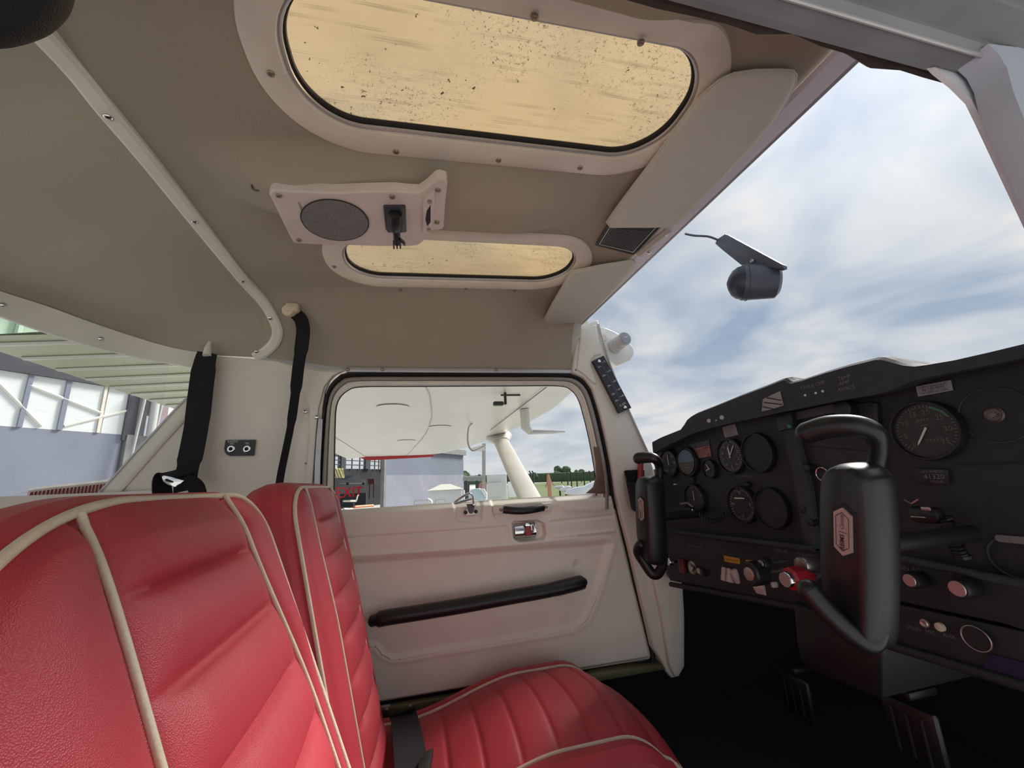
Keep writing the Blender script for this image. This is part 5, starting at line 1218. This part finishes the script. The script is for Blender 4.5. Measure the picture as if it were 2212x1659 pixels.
# cushion of the far seat
def cushion(cy, S_, x0=-.06, x1=.405, zt=-.418, hw=.140):
    chx = [.06, .115, .172, .230, .288, .345]
    def topz(x): return zt-.052*float(sst(.24-x, 0, .26))-.050*max(0, (x-.33)/.085)**2.2
    # section: piping at +-hw, crown between, boxing outside bulging to hw+.04
    def fn(a, b):
        s = a*2-1; x = x0+(x1-x0)*b; u = s*hw
        e_ = min(abs(x-c_) for c_ in chx); crown = .012*(1-abs(s)**2.4)
        puff = (.0022*(1-math.exp(-(e_/.010)**1.4))-.0030*math.exp(-(e_/.0026)**2))*min(1, (1-abs(s))/.12)
        return V(x+.012*(1-s*s)*b, cy+u, topz(x)+crown+puff)
    obj('cushion_top', grid(fn, 60, 150), RED, S_, sharp=80)
    g = MB()
    xsn = [x0+(x1-x0)*i/50 for i in range(51)]
    for sg in (-1, 1):
        rows_ = []
        for out, dn in [(0, 0), (.010, -.005), (.024, -.004), (.037, .012), (.044, .040), (.040, .080), (.030, .12)]:
            rows_.append([V(x, cy+sg*(hw+out), topz(x)-dn) for x in xsn])
        for a, b in zip(rows_[:-1], rows_[1:]): g.add(strip(a, b))
        obj('cushion_piping', tube(rows_[0][:] and [p+V(0, 0, .002) for p in rows_[0]], .0034, 8), CREAM, S_)
        obj('cushion_piping', tube([p+V(0, sg*.004, 0) for p in rows_[-2]], .003, 8), CREAM, S_)
    # front nose
    secs = []
    for k_ in range(10):
        th = k_/9*math.pi*.62
        r_ = []
        for i in range(41):
            s = -1+2*i/40; cr = .012*(1-abs(s)**2.4)*(1-k_/14); ext = .044*sst(k_, 1, 6)*0+0
            hwx = hw+.040*math.sin(min(th, math.pi/2))
            xe = x1+.012*(1-s*s)+(.050*math.sin(th))*(1-.35*abs(s)**3); ze = topz(x1)+cr-.070*(1-math.cos(th))
            r_.append(V(xe, cy+s*hwx, ze))
        secs.append(r_)
    for a, b in zip(secs[:-1], secs[1:]): g.add(strip(a, b))
    for sg, ii in ((-1, 0), (1, 40)):
        prof_ = [(0, 0), (.010, -.005), (.024, -.004), (.037, .012), (.044, .040), (.040, .080), (.030, .12)]
        A_ = resamp([V(x1, cy+sg*(hw+o_), topz(x1)-d_) for o_, d_ in prof_], 10, False); B_ = [q[ii] for q in secs]
        g.add(strip(A_, [a*.5+b*.5+V(.006, sg*.004, 0) for a, b in zip(A_, B_)])); g.add(strip([a*.5+b*.5+V(.006, sg*.004, 0) for a, b in zip(A_, B_)], B_))
        obj('cushion_piping', tube([V(x1, cy+sg*hw, topz(x1)+.002)]+[secs[k_][ii]*.92+V(x1, cy+sg*hw, secs[k_][ii][2])*.08+V(.004, 0, .001) for k_ in range(1, 7)], .0034, 8), CREAM, S_)
    obj('cushion_boxing', g, RED, S_, sharp=60)
    obj('front_piping', tube([p+V(.003, 0, 0) for p in secs[6]], .003, 8), CREAM, S_)
    obj('seat_base', box(V(.14, cy, -.56), (.42, .26, .10), .01), BLK, S_)
cushion(.855, farS)
# near cushion sits out of the picture; only its frame is modelled with the same shape, set lower
cushion(.392, near, x0=-.06, x1=.34, zt=-.445)

# ================================================================ outside
OX = 1.0
gr = obj('ground', prism([V(-260, -260, -ZC), V(260, -260, -ZC), V(260, 260, -ZC), V(-260, 260, -ZC)], (0, 0, -.1)), TARMAC, smooth=False)
tag(gr, 'grey concrete apron around the aircraft', 'ground', kind='structure')
_l = [unit(V(*ray(a, 1040)[:2], 0)) for a in (1060, 1500)]
gs = obj('lawn', prism([_l[0]*17+V(0, 0, -ZC+.02), _l[0]*230+V(0, 0, -ZC+.02), _l[1]*230+V(0, 0, -ZC+.02), _l[1]*17+V(0, 0, -ZC+.02)], (0, 0, -.015)), GRASS, smooth=False)
tag(gs, 'green grass beyond the apron', 'grass', kind='stuff')
# ---- wing
WG = thing('wing', V(0, 3, .42), 'white high wing with strut seen through the far door window', 'wing')
ZW = .42
LE = [(.50, 1.13), (.80, 1.77), (.90, 2.5), (.90, 3.2), (.84, 3.9), (.76, 4.5), (.66, 5.2), (.50, 5.75), (.1, 6.0)]
TE = [(-.60, 1.13), (-.60, 1.77), (-.60, 2.5), (-.60, 3.2), (-.62, 3.9), (-.64, 4.5), (-.64, 5.2), (-.60, 5.75), (-.3, 6.0)]
def chordp(s, t, thick=0):
    i = s*(len(LE)-1); j = int(min(i, len(LE)-2)); q = i-j
    a = V(*LE[j], 0)*(1-q)+V(*LE[j+1], 0)*q; b = V(*TE[j], 0)*(1-q)+V(*TE[j+1], 0)*q
    p = a*(1-t)+b*t
    z_ = ZW+.035*math.exp(-t*14)-.0*t
    if s > .9: z_ += .03*(s-.9)/.1
    return V(p[0], p[1], z_+thick)
obj('lower_skin', grid(lambda a, b: chordp(a, b), 60, 30), WINGW, WG, sharp=80)
obj('upper_skin', grid(lambda a, b: chordp(a, b, .035+.13*math.sin(math.pi*min(1, b**.6))), 30, 16), WINGW, WG, sharp=80)
obj('leading_edge', tube([chordp(i/30, 0)+V(-.004, 0, .018) for i in range(31)], .024, 12), WINGW, WG)
obj('wing_tip', prism([V(.30, 5.95, ZW+.03), V(.0, 6.15, ZW+.03), V(-.66, 6.15, ZW+.06), V(-.66, 5.8, ZW+.03), V(-.55, 5.8, ZW+.0)], (0, 0, -.05), bev=.01), REDP, WG)['label'] = 'red wing tip'
obj('seam', tube([chordp(i/20, .52)+V(0, 0, -.002) for i in range(21)], .003, 6), GREYF, WG)
for (yy, xx) in [(2.2, -.1), (3.0, .2), (3.9, -.05)]:
    c = V(xx, yy, ZW-.004); obj('inspection_cover', lathe(c, (0, 0, -1), [(0, .085), (.002, .083)], 26), WINGW, WG)
# flap, hanging a little, with pressed ribs
fl0, fl1 = (1.14, 3.6)
def flp(y, t, d=0): return V(-.60-.42*t, y, ZW-.004-.030*t+d)
obj('flap', MB().add(grid(lambda a, b: flp(fl0+(fl1-fl0)*a, b), 30, 6)).add(grid(lambda a, b: flp(fl0+(fl1-fl0)*a, b, .02*(1-b)), 30, 6)), WINGG, WG)
for k_ in range(22):
    y_ = fl0+.05+k_*.11; obj('flap_rib', tube([flp(y_, .03, -.003), flp(y_, .97, -.003)], 1.0, 6, flat=(.010, .005, V(0, 0, 1))), WINGW, WG)
obj('aileron', grid(lambda a, b: V(-.60-.22*b, 3.65+2.1*a, ZW-.004-.02*b), 20, 5), WINGW, WG)
# strut
s0 = Zp(1078, 944, ZW); s1_ = Y(1210, 1210, 1.75)
obj('wing_strut', tube([s0+(s1_-s0)*t for t in np.linspace(-.02, 1.3, 12)], 1.0, 20, flat=(.075, .030, V(.15, 0, 1)) if False else (.070, .028, V(0, .6, 1))), WINGW, WG)
obj('strut_fairing', tube([s0+V(0, 0, .0), s0+(s1_-s0)*.03, s0+(s1_-s0)*.075], [1.7, 1.35, 1.0], 20, flat=(.075, .040, V(0, .6, 1))), WINGW, WG)
# pitot tube, tie down ring, temperature probe
pt = Zp(1140, 900, ZW)
obj('pitot_mast', tube([Zp(1133, 885, ZW), Zp(1133, 885, ZW)+V(0, 0, -.11), Zp(1133, 885, ZW)+V(.03, 0, -.14)], [.030, .028, .020], 12), WINGW, WG)
q_ = Zp(1133, 885, ZW)+V(.03, 0, -.138); obj('pitot_tube', tube([q_, q_+V(.14, 0, .0), q_+V(.22, 0, .0)], [.014, .013, .006], 12), ALU, WG)
q_ = Zp(1012, 915, ZW); obj('tie_down_ring', tube(smoothpath([q_+V(.03, 0, 0), q_+V(0, 0, -.03), q_+V(-.01, -.02, -.14), q_+V(.02, -.05, -.20), q_+V(.10, -.1, -.17)], 4), .006, 8), STEEL, WG)
q_ = Zp(1095, 848, ZW); obj('fuel_drain', MB().add(box(q_+V(-.01, 0, -.03), (.012, .02, .06), .004)).add(box(q_+V(-.045, 0, -.055), (.05, .03, .02), .006)).add(box(q_+V(.03, .05, -.002), (.10, .012, .008), .002)), BLK, WG)
obj('strut_line', tube([Zp(1060, 928, ZW)+V(0, 0, -.003), Zp(1180, 835, ZW)+V(0, 0, -.003)], .002, 6), HDARK, WG)

# ---- hangar
Hd = ray(1430, 1022); Hd[2] = 0; Hd = unit(Hd)
P0 = ray(100, 815); P0 = P0*(2.9/P0[2]); P0[2] = 0
Hn = unit(V(Hd[1], -Hd[0], 0)); Hn = Hn if Hn@P0 < 0 else -Hn      # towards the aircraft
def hor(px): # a point of the eye-level line above column px
    lo_, hi_ = 900, 1200
    for _ in range(30):
        m_ = (lo_+hi_)/2
        if ray(px, m_)[2] > 0: lo_ = m_
        else: hi_ = m_
    return ray(px, lo_)
def hs_(px): d = hor(px); s = (P0@Hn)/(d@Hn); return (d*s-P0)@Hd
def hp_(s, z, off=0): return P0+Hd*s+Hn*off+V(0, 0, z)
def hz_(px, py, off=0): d = ray(px, py); s = ((P0+Hn*off)@Hn)/(d@Hn); return (d*s)[2]
HG = thing('hangar', hp_(2, -ZC), 'blue steel hangar with frosted upper panes and a dark doorway', 'hangar')
def hrect(name, pa, pb_, z0, z1, m, off=0, th=.15, par=HG, **k):
    a, b = hs_(pa), hs_(pb_)
    return obj(name, prism([hp_(a, z0, off), hp_(b, z0, off), hp_(b, z1, off), hp_(a, z1, off)], -Hn*th), m, par, smooth=False)
zt_, zb_ = hz_(100, 815), hz_(100, 927)
zr = hz_(100, 1052)
hrect('wall_panel', -900, 238, -ZC, zb_, HBLUE)
hrect('wall_panel', 330, 700, -ZC, zb_, HBLUE)
hrect('beam', -900, 262, zt_, zt_+.42, HDARK, .10, .3)
hrect('roof_band', -900, 330, zt_+.40, zt_+2.6, HGREEN, 0, .1)
for k_ in range(30): obj('sheet_rib', tube([hp_(hs_(-250)+k_*.5, zt_+.42, .04), hp_(hs_(-250)+k_*.5, zt_+2.6, .04)], .06, 6), HGREEN, HG)
for a, b in [(-260, -100), (-90, 0), (4, 86), (96, 176), (189, 256), (334, 396), (400, 480)]: hrect('window_pane', a, b, zb_, zt_, HPANE, 0, .04)
for a, b, m in [(-8, 4, HBLUE), (85, 97, HBLUE), (-101, -89, HBLUE)]: hrect('mullion', a, b, zb_, zt_, m, .05, .1)
hrect('mullion', 177, 184, zb_, zt_, WALLT, .04, .1)
ZM = (zb_+zt_)/2
for (a, za, b, zb2) in [(0, ZM+.35, 180, ZM-.1), (100, zb_+.1, 262, zt_-.45), (-90, ZM+.4, 50, zb_+.05)]:
    obj('brace', tube([hp_(hs_(a), za, .02), hp_(hs_(b), zb2, .02)], .035, 6), mat('brace_cream', (.72, .74, .66), .6), HG)
hrect('column', 236, 262, zb_-.15, zt_+.1, HDARK, .06, .2)
hrect('column', 246, 330, -ZC, zb_, HGREY, .08, .25)
hrect('column', 262, 284, zb_, zt_+.3, HGREY, .05, .2)
for a in (264, 306): obj('door_track', tube([hp_(hs_(a-26), -ZC, .25), hp_(hs_(a), zt_, .25)], .035, 8), mat('track_grey', (.45, .45, .44), .5, .3), HG)
obj('downpipe', tube([hp_(hs_(292), zb_, .2), hp_(hs_(292), zt_+.5, .2)], .10, 12), mat('pipe_grey', (.50, .51, .50), .6), HG)
hrect('rust_panel', 303, 332, zb_, zt_, mat('rusty_blue', (.27, .29, .42), .7, rgb2=(.33, .20, .15), nscale=1.2), .03, .1)
zd = hz_(1000, 984)
hrect('sliding_door', 824, 928, -ZC, zd, HBLUE, .1, .15)
hrect('sliding_door', 930, 1002, -ZC, zd, HBLUE, .0, .15)
hrect('door_edge', 822, 826, -ZC, zd, HGREY, .2, .2)
hrect('door_rail', 700, 1003, zd, zd+.35, HGREY, .2, .4)
zk = hz_(930, 1026)
hrect('door_lower_sheet', 829, 929, -ZC, zk, mat('door_lower', (.30, .31, .38), .65, noise=.2, nscale=.7, stain=((.50, .33, .22), .8, .60)), .12, .02)
hrect('door_lower_sheet', 931, 1001, -ZC, zk, MATS['door_lower'], .02, .02)
hrect('wall_panel', 700, 718, -ZC, zd, HGREY, .05)
# interior: far glazed wall, dark lower wall, unseen roof added to darken the inside
IN = -14.0
def hin(px, off=IN): d = hor(px); s = ((P0+Hn*off)@Hn)/(d@Hn); return ((d*s)-P0)@Hd
zl = hz_(780, 1013, IN)
a, b = hin(640), hin(900)
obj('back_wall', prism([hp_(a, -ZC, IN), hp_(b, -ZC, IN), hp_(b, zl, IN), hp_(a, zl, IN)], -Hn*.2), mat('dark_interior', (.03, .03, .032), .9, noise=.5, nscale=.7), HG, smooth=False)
zt2 = hz_(780, 930, IN)
for (p_, w_) in [(736, 10), (790, 10), (828, 12)]:
    obj('stanchion', prism([hp_(hin(p_-w_/2), zl, IN+.2), hp_(hin(p_+w_/2), zl, IN+.2), hp_(hin(p_+w_/2), zt2, IN+.2), hp_(hin(p_-w_/2), zt2, IN+.2)], -Hn*.3), HDARK, HG, smooth=False)
zc_ = hz_(780, 984, IN)
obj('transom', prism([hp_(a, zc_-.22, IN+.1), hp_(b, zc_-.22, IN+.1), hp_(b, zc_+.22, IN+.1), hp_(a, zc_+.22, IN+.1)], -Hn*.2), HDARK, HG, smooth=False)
for p_ in (726, 756, 773, 806, 815): obj('glazing_bar', tube([hp_(hin(p_), zl, IN+.1), hp_(hin(p_), zt2, IN+.1)], .06, 6), HDARK, HG)
for y_ in (1005, 996, 976): z_ = hz_(780, y_, IN); obj('glazing_bar', tube([hp_(a, z_, IN+.1), hp_(b, z_, IN+.1)], .05, 6), HDARK, HG)
ZRF = hz_(780, 950, IN)
obj('roof', prism([hp_(hs_(-900), ZRF, .4), hp_(hs_(1002), ZRF, .4), hp_(hs_(1002), ZRF, IN), hp_(hs_(-900), ZRF, IN)], (0, 0, .1)), HDARK, HG, smooth=False)  # out of view, added to keep daylight off the interior
# EXIT letters and striped board hang inside the doorway
def hat(px, py, off): d = ray(px, py); s = ((P0+Hn*off)@Hn)/(d@Hn); return d*s
off = -1.2
EX = obj('exit_sign', textgeo('EXIT', hat(755, 1063, off), Hd, (0, 0, 1), 1.0), mat('exit_red', (.55, .02, .03), .5), smooth=False)
# scale the letters to the height seen in the photograph
z0, z1 = hat(755, 1074, off)[2], hat(755, 1052, off)[2]; x0_, x1_ = hat(728, 1063, off)@Hd, hat(783, 1063, off)@Hd
me = EX.data; vs2 = np.array([v.co[:] for v in me.vertices]); loc = np.array(EX.location); W_ = vs2+loc
hd2 = W_@Hd; zz = W_[:, 2]; cx_, cz_ = (hd2.min()+hd2.max())/2, (zz.min()+zz.max())/2
sx_, sz_ = (x1_-x0_)/(hd2.max()-hd2.min()), (z1-z0)/(zz.max()-zz.min())
new = []
for p, hh in zip(W_, hd2): q = p+Hd*((x0_+x1_)/2+(hh-cx_)*sx_-hh); q[2] = (z0+z1)/2+(p[2]-cz_)*sz_; new.append(q)
bpy.data.objects.remove(EX)
fcs = textgeo('EXIT', V(0, 0, 0), Hd, (0, 0, 1), 1.0)[1]
EX = obj('exit_sign', MB().add((new, fcs)), MATS['exit_red'], smooth=False); tag(EX, 'big red EXIT letters in the hangar doorway', 'sign')
mdf = EX.modifiers.new('thick', 'SOLIDIFY'); mdf.thickness = .04
sb_ = [(716, 1011), (743, 1012), (744, 1032), (716, 1032)]
SBd = obj('striped_board', prism([hat(a, b, .3) for a, b in sb_], -Hn*.05), mat('warning_yellow', (.80, .72, .25), .5), smooth=False); tag(SBd, 'yellow and black striped warning board at the hangar door', 'sign')
g = MB()
for k_ in range(6):
    a = 712+k_*6; g.add(prism([hat(max(a, 716), 1012, .33), hat(max(a+2.2, 716), 1012, .33), hat(min(a+9.5, 743), 1032, .33), hat(min(a+7, 743), 1032, .33)], -Hn*.01))
obj('stripe_print', g, HDARK, SBd, smooth=False)
# things in the hangar mouth
ch = thing('workshop_stool', hat(762, 1098, .5), 'small white seated stool in front of the red EXIT letters', 'stool')
obj('stool_seat', prism([hat(a, b, .5) for a, b in [(757, 1080), (770, 1080), (771, 1084), (757, 1084)]], -Hn*.4, bev=.01), WALLT, ch); obj('stool_back', tube([hat(770, 1081, .5), hat(772, 1072, .5), hat(774, 1069, .5)], .03, 8), WALLT, ch)
obj('stool_leg', tube([hat(764, 1084, .45), hat(764, 1098, .45)], .035, 8), HDARK, ch)
for i, (a0, b0, a1, b1, m_, lb_) in enumerate([(766, 1095, 806, 1092, mat('orange_board', (.75, .20, .05), .5), 'orange plank lying at the hangar mouth'), (742, 1100, 762, 1101, mat('pale_board', (.68, .62, .60), .5), 'pale plank lying beside the orange one'), ]):
    o_ = obj('plank', tube([hat(a0, b0, .8), hat(a1, b1, .8)], .06, 6), m_); tag(o_, lb_, 'plank')
vn = thing('parked_van', hat(770, 1046, -4), 'dim grey van parked inside the hangar', 'van')
obj('body', prism([hat(a, b, -4) for a, b in [(746, 1044), (748, 1036), (755, 1032), (762, 1027), (774, 1027), (782, 1034), (790, 1036), (790, 1044)]], -Hn*.5, bev=.03), mat('van_grey', (.34, .35, .36), .5), vn)
obj('wheel', lathe(hat(750, 1045, -3.9), Hn, [(0, .075), (.05, .075)], 18), BLKR, vn); obj('wheel', lathe(hat(784, 1045, -3.9), Hn, [(0, .075), (.05, .075)], 18), BLKR, vn)
eh = obj('engine_stand', MB().add(box(hat(802, 1040, -2), (.35, .3, .30), .03)).add(box(hat(798, 1060, -2), (.05, .05, .8), .01)).add(box(hat(807, 1060, -2), (.05, .05, .8), .01)), mat('dark_red_machine', (.14, .03, .03), .6)); tag(eh, 'dark red engine stand near the hangar door edge', 'engine stand')
tl = obj('tool_chest', box(hat(764, 1080, -2.6), (1.3, .7, .7), .03), mat('chest_dark', (.04, .05, .05), .6)); tag(tl, 'dark tool chest under the EXIT letters', 'tool chest')
# red corrugated low wall behind the tail
def G(px, py, dist): d = ray(px, py); return d*(dist/math.hypot(d[0], d[1]))
cw_ = thing('red_ramp', G(150, 1066, 4), 'low red corrugated sheet behind the aft window', 'corrugated sheet')
A_ = [G(px_, py_, 4.0) for px_, py_ in [(60, 1064), (110, 1057), (160, 1052), (205, 1047), (245, 1042)]]; A_ = resamp(A_, 46, False)
g = MB(); r0 = [p+V(0, 0, 0)+unit(V(p[0], p[1], 0))*(-.02 if i % 2 else .02) for i, p in enumerate(A_)]; g.add(strip(r0, [p+V(0, 0, -.9) for p in r0])); g.add(strip(r0, [p+V(-.3, .3, 0) for p in r0]))
obj('sheet', g, mat('faded_red_sheet', (.42, .17, .15), .6, noise=.2, nscale=3), cw_, smooth=False); obj('top_rail', tube([p+V(0, 0, .012) for p in A_], .016, 6), GREYF, cw_)

# ---- apron clutter beyond the door window (distance in metres)
def boxpx(name, x0_, x1_, y0_, y1_, dist, m, depth, label, cat, z0=None, par=None, group=None, bev=.03):
    p0_ = G((x0_+x1_)/2, y0_, dist); d = unit(V(p0_[0], p0_[1], 0)); s = V(d[1], -d[0], 0); wd_ = np.linalg.norm(G(x1_, y0_, dist)-G(x0_, y0_, dist))
    zt2_ = p0_[2]; zb2_ = -ZC if z0 is None else z0
    c_ = V(p0_[0], p0_[1], (zt2_+zb2_)/2)+d*depth/2
    o_ = obj(name, box(c_, (1*wd_, depth, zt2_-zb2_), bev, R=(s, d, V(0, 0, 1))), m, par)
    if label: tag(o_, label, cat, group)
    return o_, c_, s, d, wd_, zt2_
TW = mat('trailer_white', (.68, .69, .70), .5)
o_, c_, s_, d_, w_, zt2_ = boxpx('trailer', 927, 998, 1058, 1100, 13, TW, 1.6, 'white box trailer with a pale hipped lid outside the hangar', 'trailer')
rf = [c_+s_*a*(w_/2+.06)+d_*b*.9+V(0, 0, zt2_-c_[2]) for a, b in ((-1, -1), (1, -1), (1, 1), (-1, 1))]; rt_ = [c_+s_*a*(w_/2-.35)+d_*b*.4+V(0, 0, zt2_-c_[2]+.17) for a, b in ((-1, -1), (1, -1), (1, 1), (-1, 1))]
obj('lid', (rf+rt_, [(3, 2, 1, 0), (4, 5, 6, 7)]+[(i, (i+1) % 4, 4+(i+1) % 4, 4+i) for i in range(4)]), mat('lid_cream', (.66, .66, .55), .5), o_, smooth=False)
boxpx('white_cabinet', 1051, 1094, 1024, 1090, 12, mat('cabinet_grey', (.62, .63, .60), .5), .8, 'tall pale grey cabinet beside the wing strut', 'cabinet')
boxpx('white_cabinet', 1096, 1132, 1040, 1077, 13, TW, .8, 'white panel partly behind the wing strut', 'cabinet', z0=G(1100, 1074, 13)[2])
dr_ = obj('cabinet_shelf', prism([G(a, b, 11.9) for a, b in [(1053, 1044), (1090, 1041), (1091, 1072), (1053, 1074)]], (0, .02, 0)), mat('cabinet_door', (.55, .57, .53), .5), smooth=False); tag(dr_, 'grey green door leaf leaning on the tall pale cabinet', 'door leaf')
cn = [(1012, 1070), (1017, 1058), (1024, 1056), (1035, 1055), (1050, 1068), (1050, 1082), (1012, 1082)]
cc_ = obj('covered_car', prism([G(a, b, 10) for a, b in cn], (.1, .5, 0), bev=.02), mat('cover_blue', (.45, .56, .58), .6)); tag(cc_, 'pale blue covered machine behind the chrome window catch', 'covered machine')
obj('cover_flank', prism([G(a, b, 9.95) for a, b in [(1036, 1055), (1046, 1056), (1051, 1066), (1051, 1078)]], (.02, .05, 0)), TW, cc_, smooth=False)
pst = obj('steel_post', prism([G(a, b, 11) for a, b in [(1043, 958), (1049, 958), (1049, 1084), (1043, 1084)]], (0, .12, 0)), GREYF, smooth=False); tag(pst, 'grey steel post standing behind the wing strut', 'post')
pb2 = obj('post_awning', prism([G(a, b, 11) for a, b in [(1018, 968), (1046, 960), (1049, 974), (1020, 972)]], (0, .3, 0)), WINGW, pst, smooth=False)
rl = thing('railing', G(1025, 1075, 14), 'grey pipe railing with bent posts beyond the hangar corner', 'railing')
for y_ in (1032, 1036): obj('rail', tube([G(1000, y_, 14), G(1046, y_, 14)], .05, 8), mat('rail_grey', (.28, .30, .28), .6), rl)
for x_ in (1007, 1030): obj('post', tube([G(x_, 1033, 14), G(x_, 1080, 14)], .045, 8), HDARK, rl)
for x_ in (1012, 1032): obj('bent_bar', tube(smoothpath([G(x_, 1080, 13.8), G(x_, 1052, 13.8), G(x_+1, 1045, 13.8), G(x_+4, 1041, 13.8)], 4), .035, 8), HDARK, rl)
boxpx('brick_shed', 1034, 1051, 1042, 1085, 20, mat('shed_brick', (.45, .20, .15), .8), 1.0, 'reddish shed wall beyond the railing', 'shed')
fr_ = thing('aluminium_frame', V(*G(925, 1100, 8)[:2], -ZC), 'low aluminium tube frame on the apron before the trailer', 'frame')
for (a, b, c_, d) in [(895, 1082, 925, 1081), (893, 1090, 962, 1088), (940, 1080, 962, 1079), (962, 1079, 962, 1096), (895, 1082, 893, 0), (941, 1080, 941, 0)]: obj('frame_tube', tube([G(a, b, 8), G(c_, d, 8) if d else V(*G(c_, 1090, 8)[:2], -ZC)], .012, 6), ALU, fr_)
random.seed(11)
bn = [G(926+8*math.cos(a)*(1+.2*random.random()), 1086-9*math.sin(a)*(1+.2*random.random()), 7.8) for a in np.linspace(0, 2*math.pi, 15)[:-1]]
bn = [p*(8.2/7.8) for p in bn]
bg_ = obj('plastic_bundle', pillow(bn, unit(G(926, 1086, 7.8)), .16, .03, 4), WALLT); tag(bg_, 'crumpled white plastic bundle on the aluminium frame', 'bundle')
# trees and hedge line
def tree(px, py, dist, r, label, trunk=True):
    c = G(px, py, dist); T = thing('tree', V(c[0], c[1], -ZC+.025), label, 'tree', 'trees on the horizon')
    random.seed(int(px)); v = []; f = []
    base_ = lathe((0, 0, -1), (0, 0, 1), [(1+math.sin(a), math.cos(a)) for a in np.linspace(-1.5, 1.5, 8)], 12)
    g = MB()
    for k_ in range(14):
        o_ = V(random.uniform(-.6, .6)*r, random.uniform(-.6, .6)*r, random.uniform(-.28, .42)*r); rr = r*random.uniform(.26, .42)
        g.add(([c+o_+np.array(p)*rr*random.uniform(.85, 1.15) for p in base_[0]], base_[1]))
    obj('crown', g, LEAF, T, smooth=False); obj('trunk', tube([V(c[0], c[1], -ZC+.025), c], .18, 8), HDARK, T)
for a in [(1212, 1023, 150, 3.6, 'largest round green tree on the horizon through the door window'), (1255, 1025, 150, 2.6, 'smaller tree on the horizon right of the largest round one'), (1003, 1033, 110, 2.6, 'tree seen beside the hangar corner'), (1034, 1034, 100, 1.3, 'small tree above the pipe railing'), (1150, 1032, 100, 1.6, 'low tree just right of the wing strut')]: tree(*a)
hdg = obj('hedge', MB().add(box((0, 0, 0), (80, 2, 2.6), .4, R=(V(*unit((G(1290, 1035, 100)-G(1140, 1040, 100)))), V(*unit(G(1215, 1040, 100))), V(0, 0, 1)))), LEAF)
_h = G(1225, 1042, 120); hdg.location = (_h[0], _h[1], -ZC+.04); tag(hdg, 'dark green hedge line closing the airfield', 'hedge')
# fence posts with cranked tops
fn_ = thing('perimeter_fence', V(*G(1250, 1060, 42)[:2], -ZC), 'tall cranked post fence across the airfield', 'fence')
for k_, x_ in enumerate([1146, 1152, 1226, 1234, 1246, 1262, 1275, 1284]):
    obj('fence_post', tube([V(*G(x_, 1052, 42)[:2], -ZC+.03), G(x_, 1022, 42), G(x_-3, 1017, 42)], .07, 6), HDARK, fn_)
cnn = thing('signal_mast', V(*G(1187, 1068, 16)[:2], -ZC), 'orange brown tripod mast standing on the grass', 'mast')
obj('mast_leg', tube([V(*G(1189, 1068, 16)[:2], -ZC+.0), G(1185, 1034, 16), G(1184, 1024, 16)], [.10, .08, .04], 8), mat('mast_orange', (.45, .22, .14), .7), cnn)
obj('mast_leg', tube([G(1178, 1054, 16), G(1185, 1032, 16)], .025, 6), MATS['mast_orange'], cnn); obj('mast_leg', tube([G(1197, 1050, 16), G(1186, 1032, 16)], .025, 6), MATS['mast_orange'], cnn)
for i, (pts, dist, lb_) in enumerate([([(1194, 1054), (1200, 1050), (1215, 1049), (1220, 1053), (1212, 1057)], 22, 'small white covered aircraft wing on the grass'), ([(1206, 1059), (1214, 1053), (1226, 1049), (1236, 1052), (1230, 1060), (1215, 1062)], 18, 'white striped covered aircraft behind the nearest cover'), ([(1216, 1067), (1225, 1058), (1245, 1052), (1262, 1050), (1290, 1036), (1330, 1028), (1330, 1070), (1280, 1072)], 14, 'nearest white covered aircraft at the door window corner')]):
    o_ = obj('covered_aircraft', prism([G(a, b, dist) for a, b in pts], unit(G(1240, 1050, 1))*1.0, bev=.06), mat('cover_white', (.72, .74, .80), .7, noise=.2, nscale=1)); tag(o_, lb_, 'covered aircraft')
    c_ = sum(G(a, b, dist) for a, b in pts)/len(pts)+unit(G(1240, 1050, 1))*.5; obj('undercarriage_leg', tube([c_, V(c_[0], c_[1], -ZC+.02)], .05, 8), HDARK, o_)

# ================================================================ lift everything so that the apron is z = 0
for o in SC.objects:
    if o.parent is None and o.type in ('MESH', 'EMPTY'): o.location.z += ZC
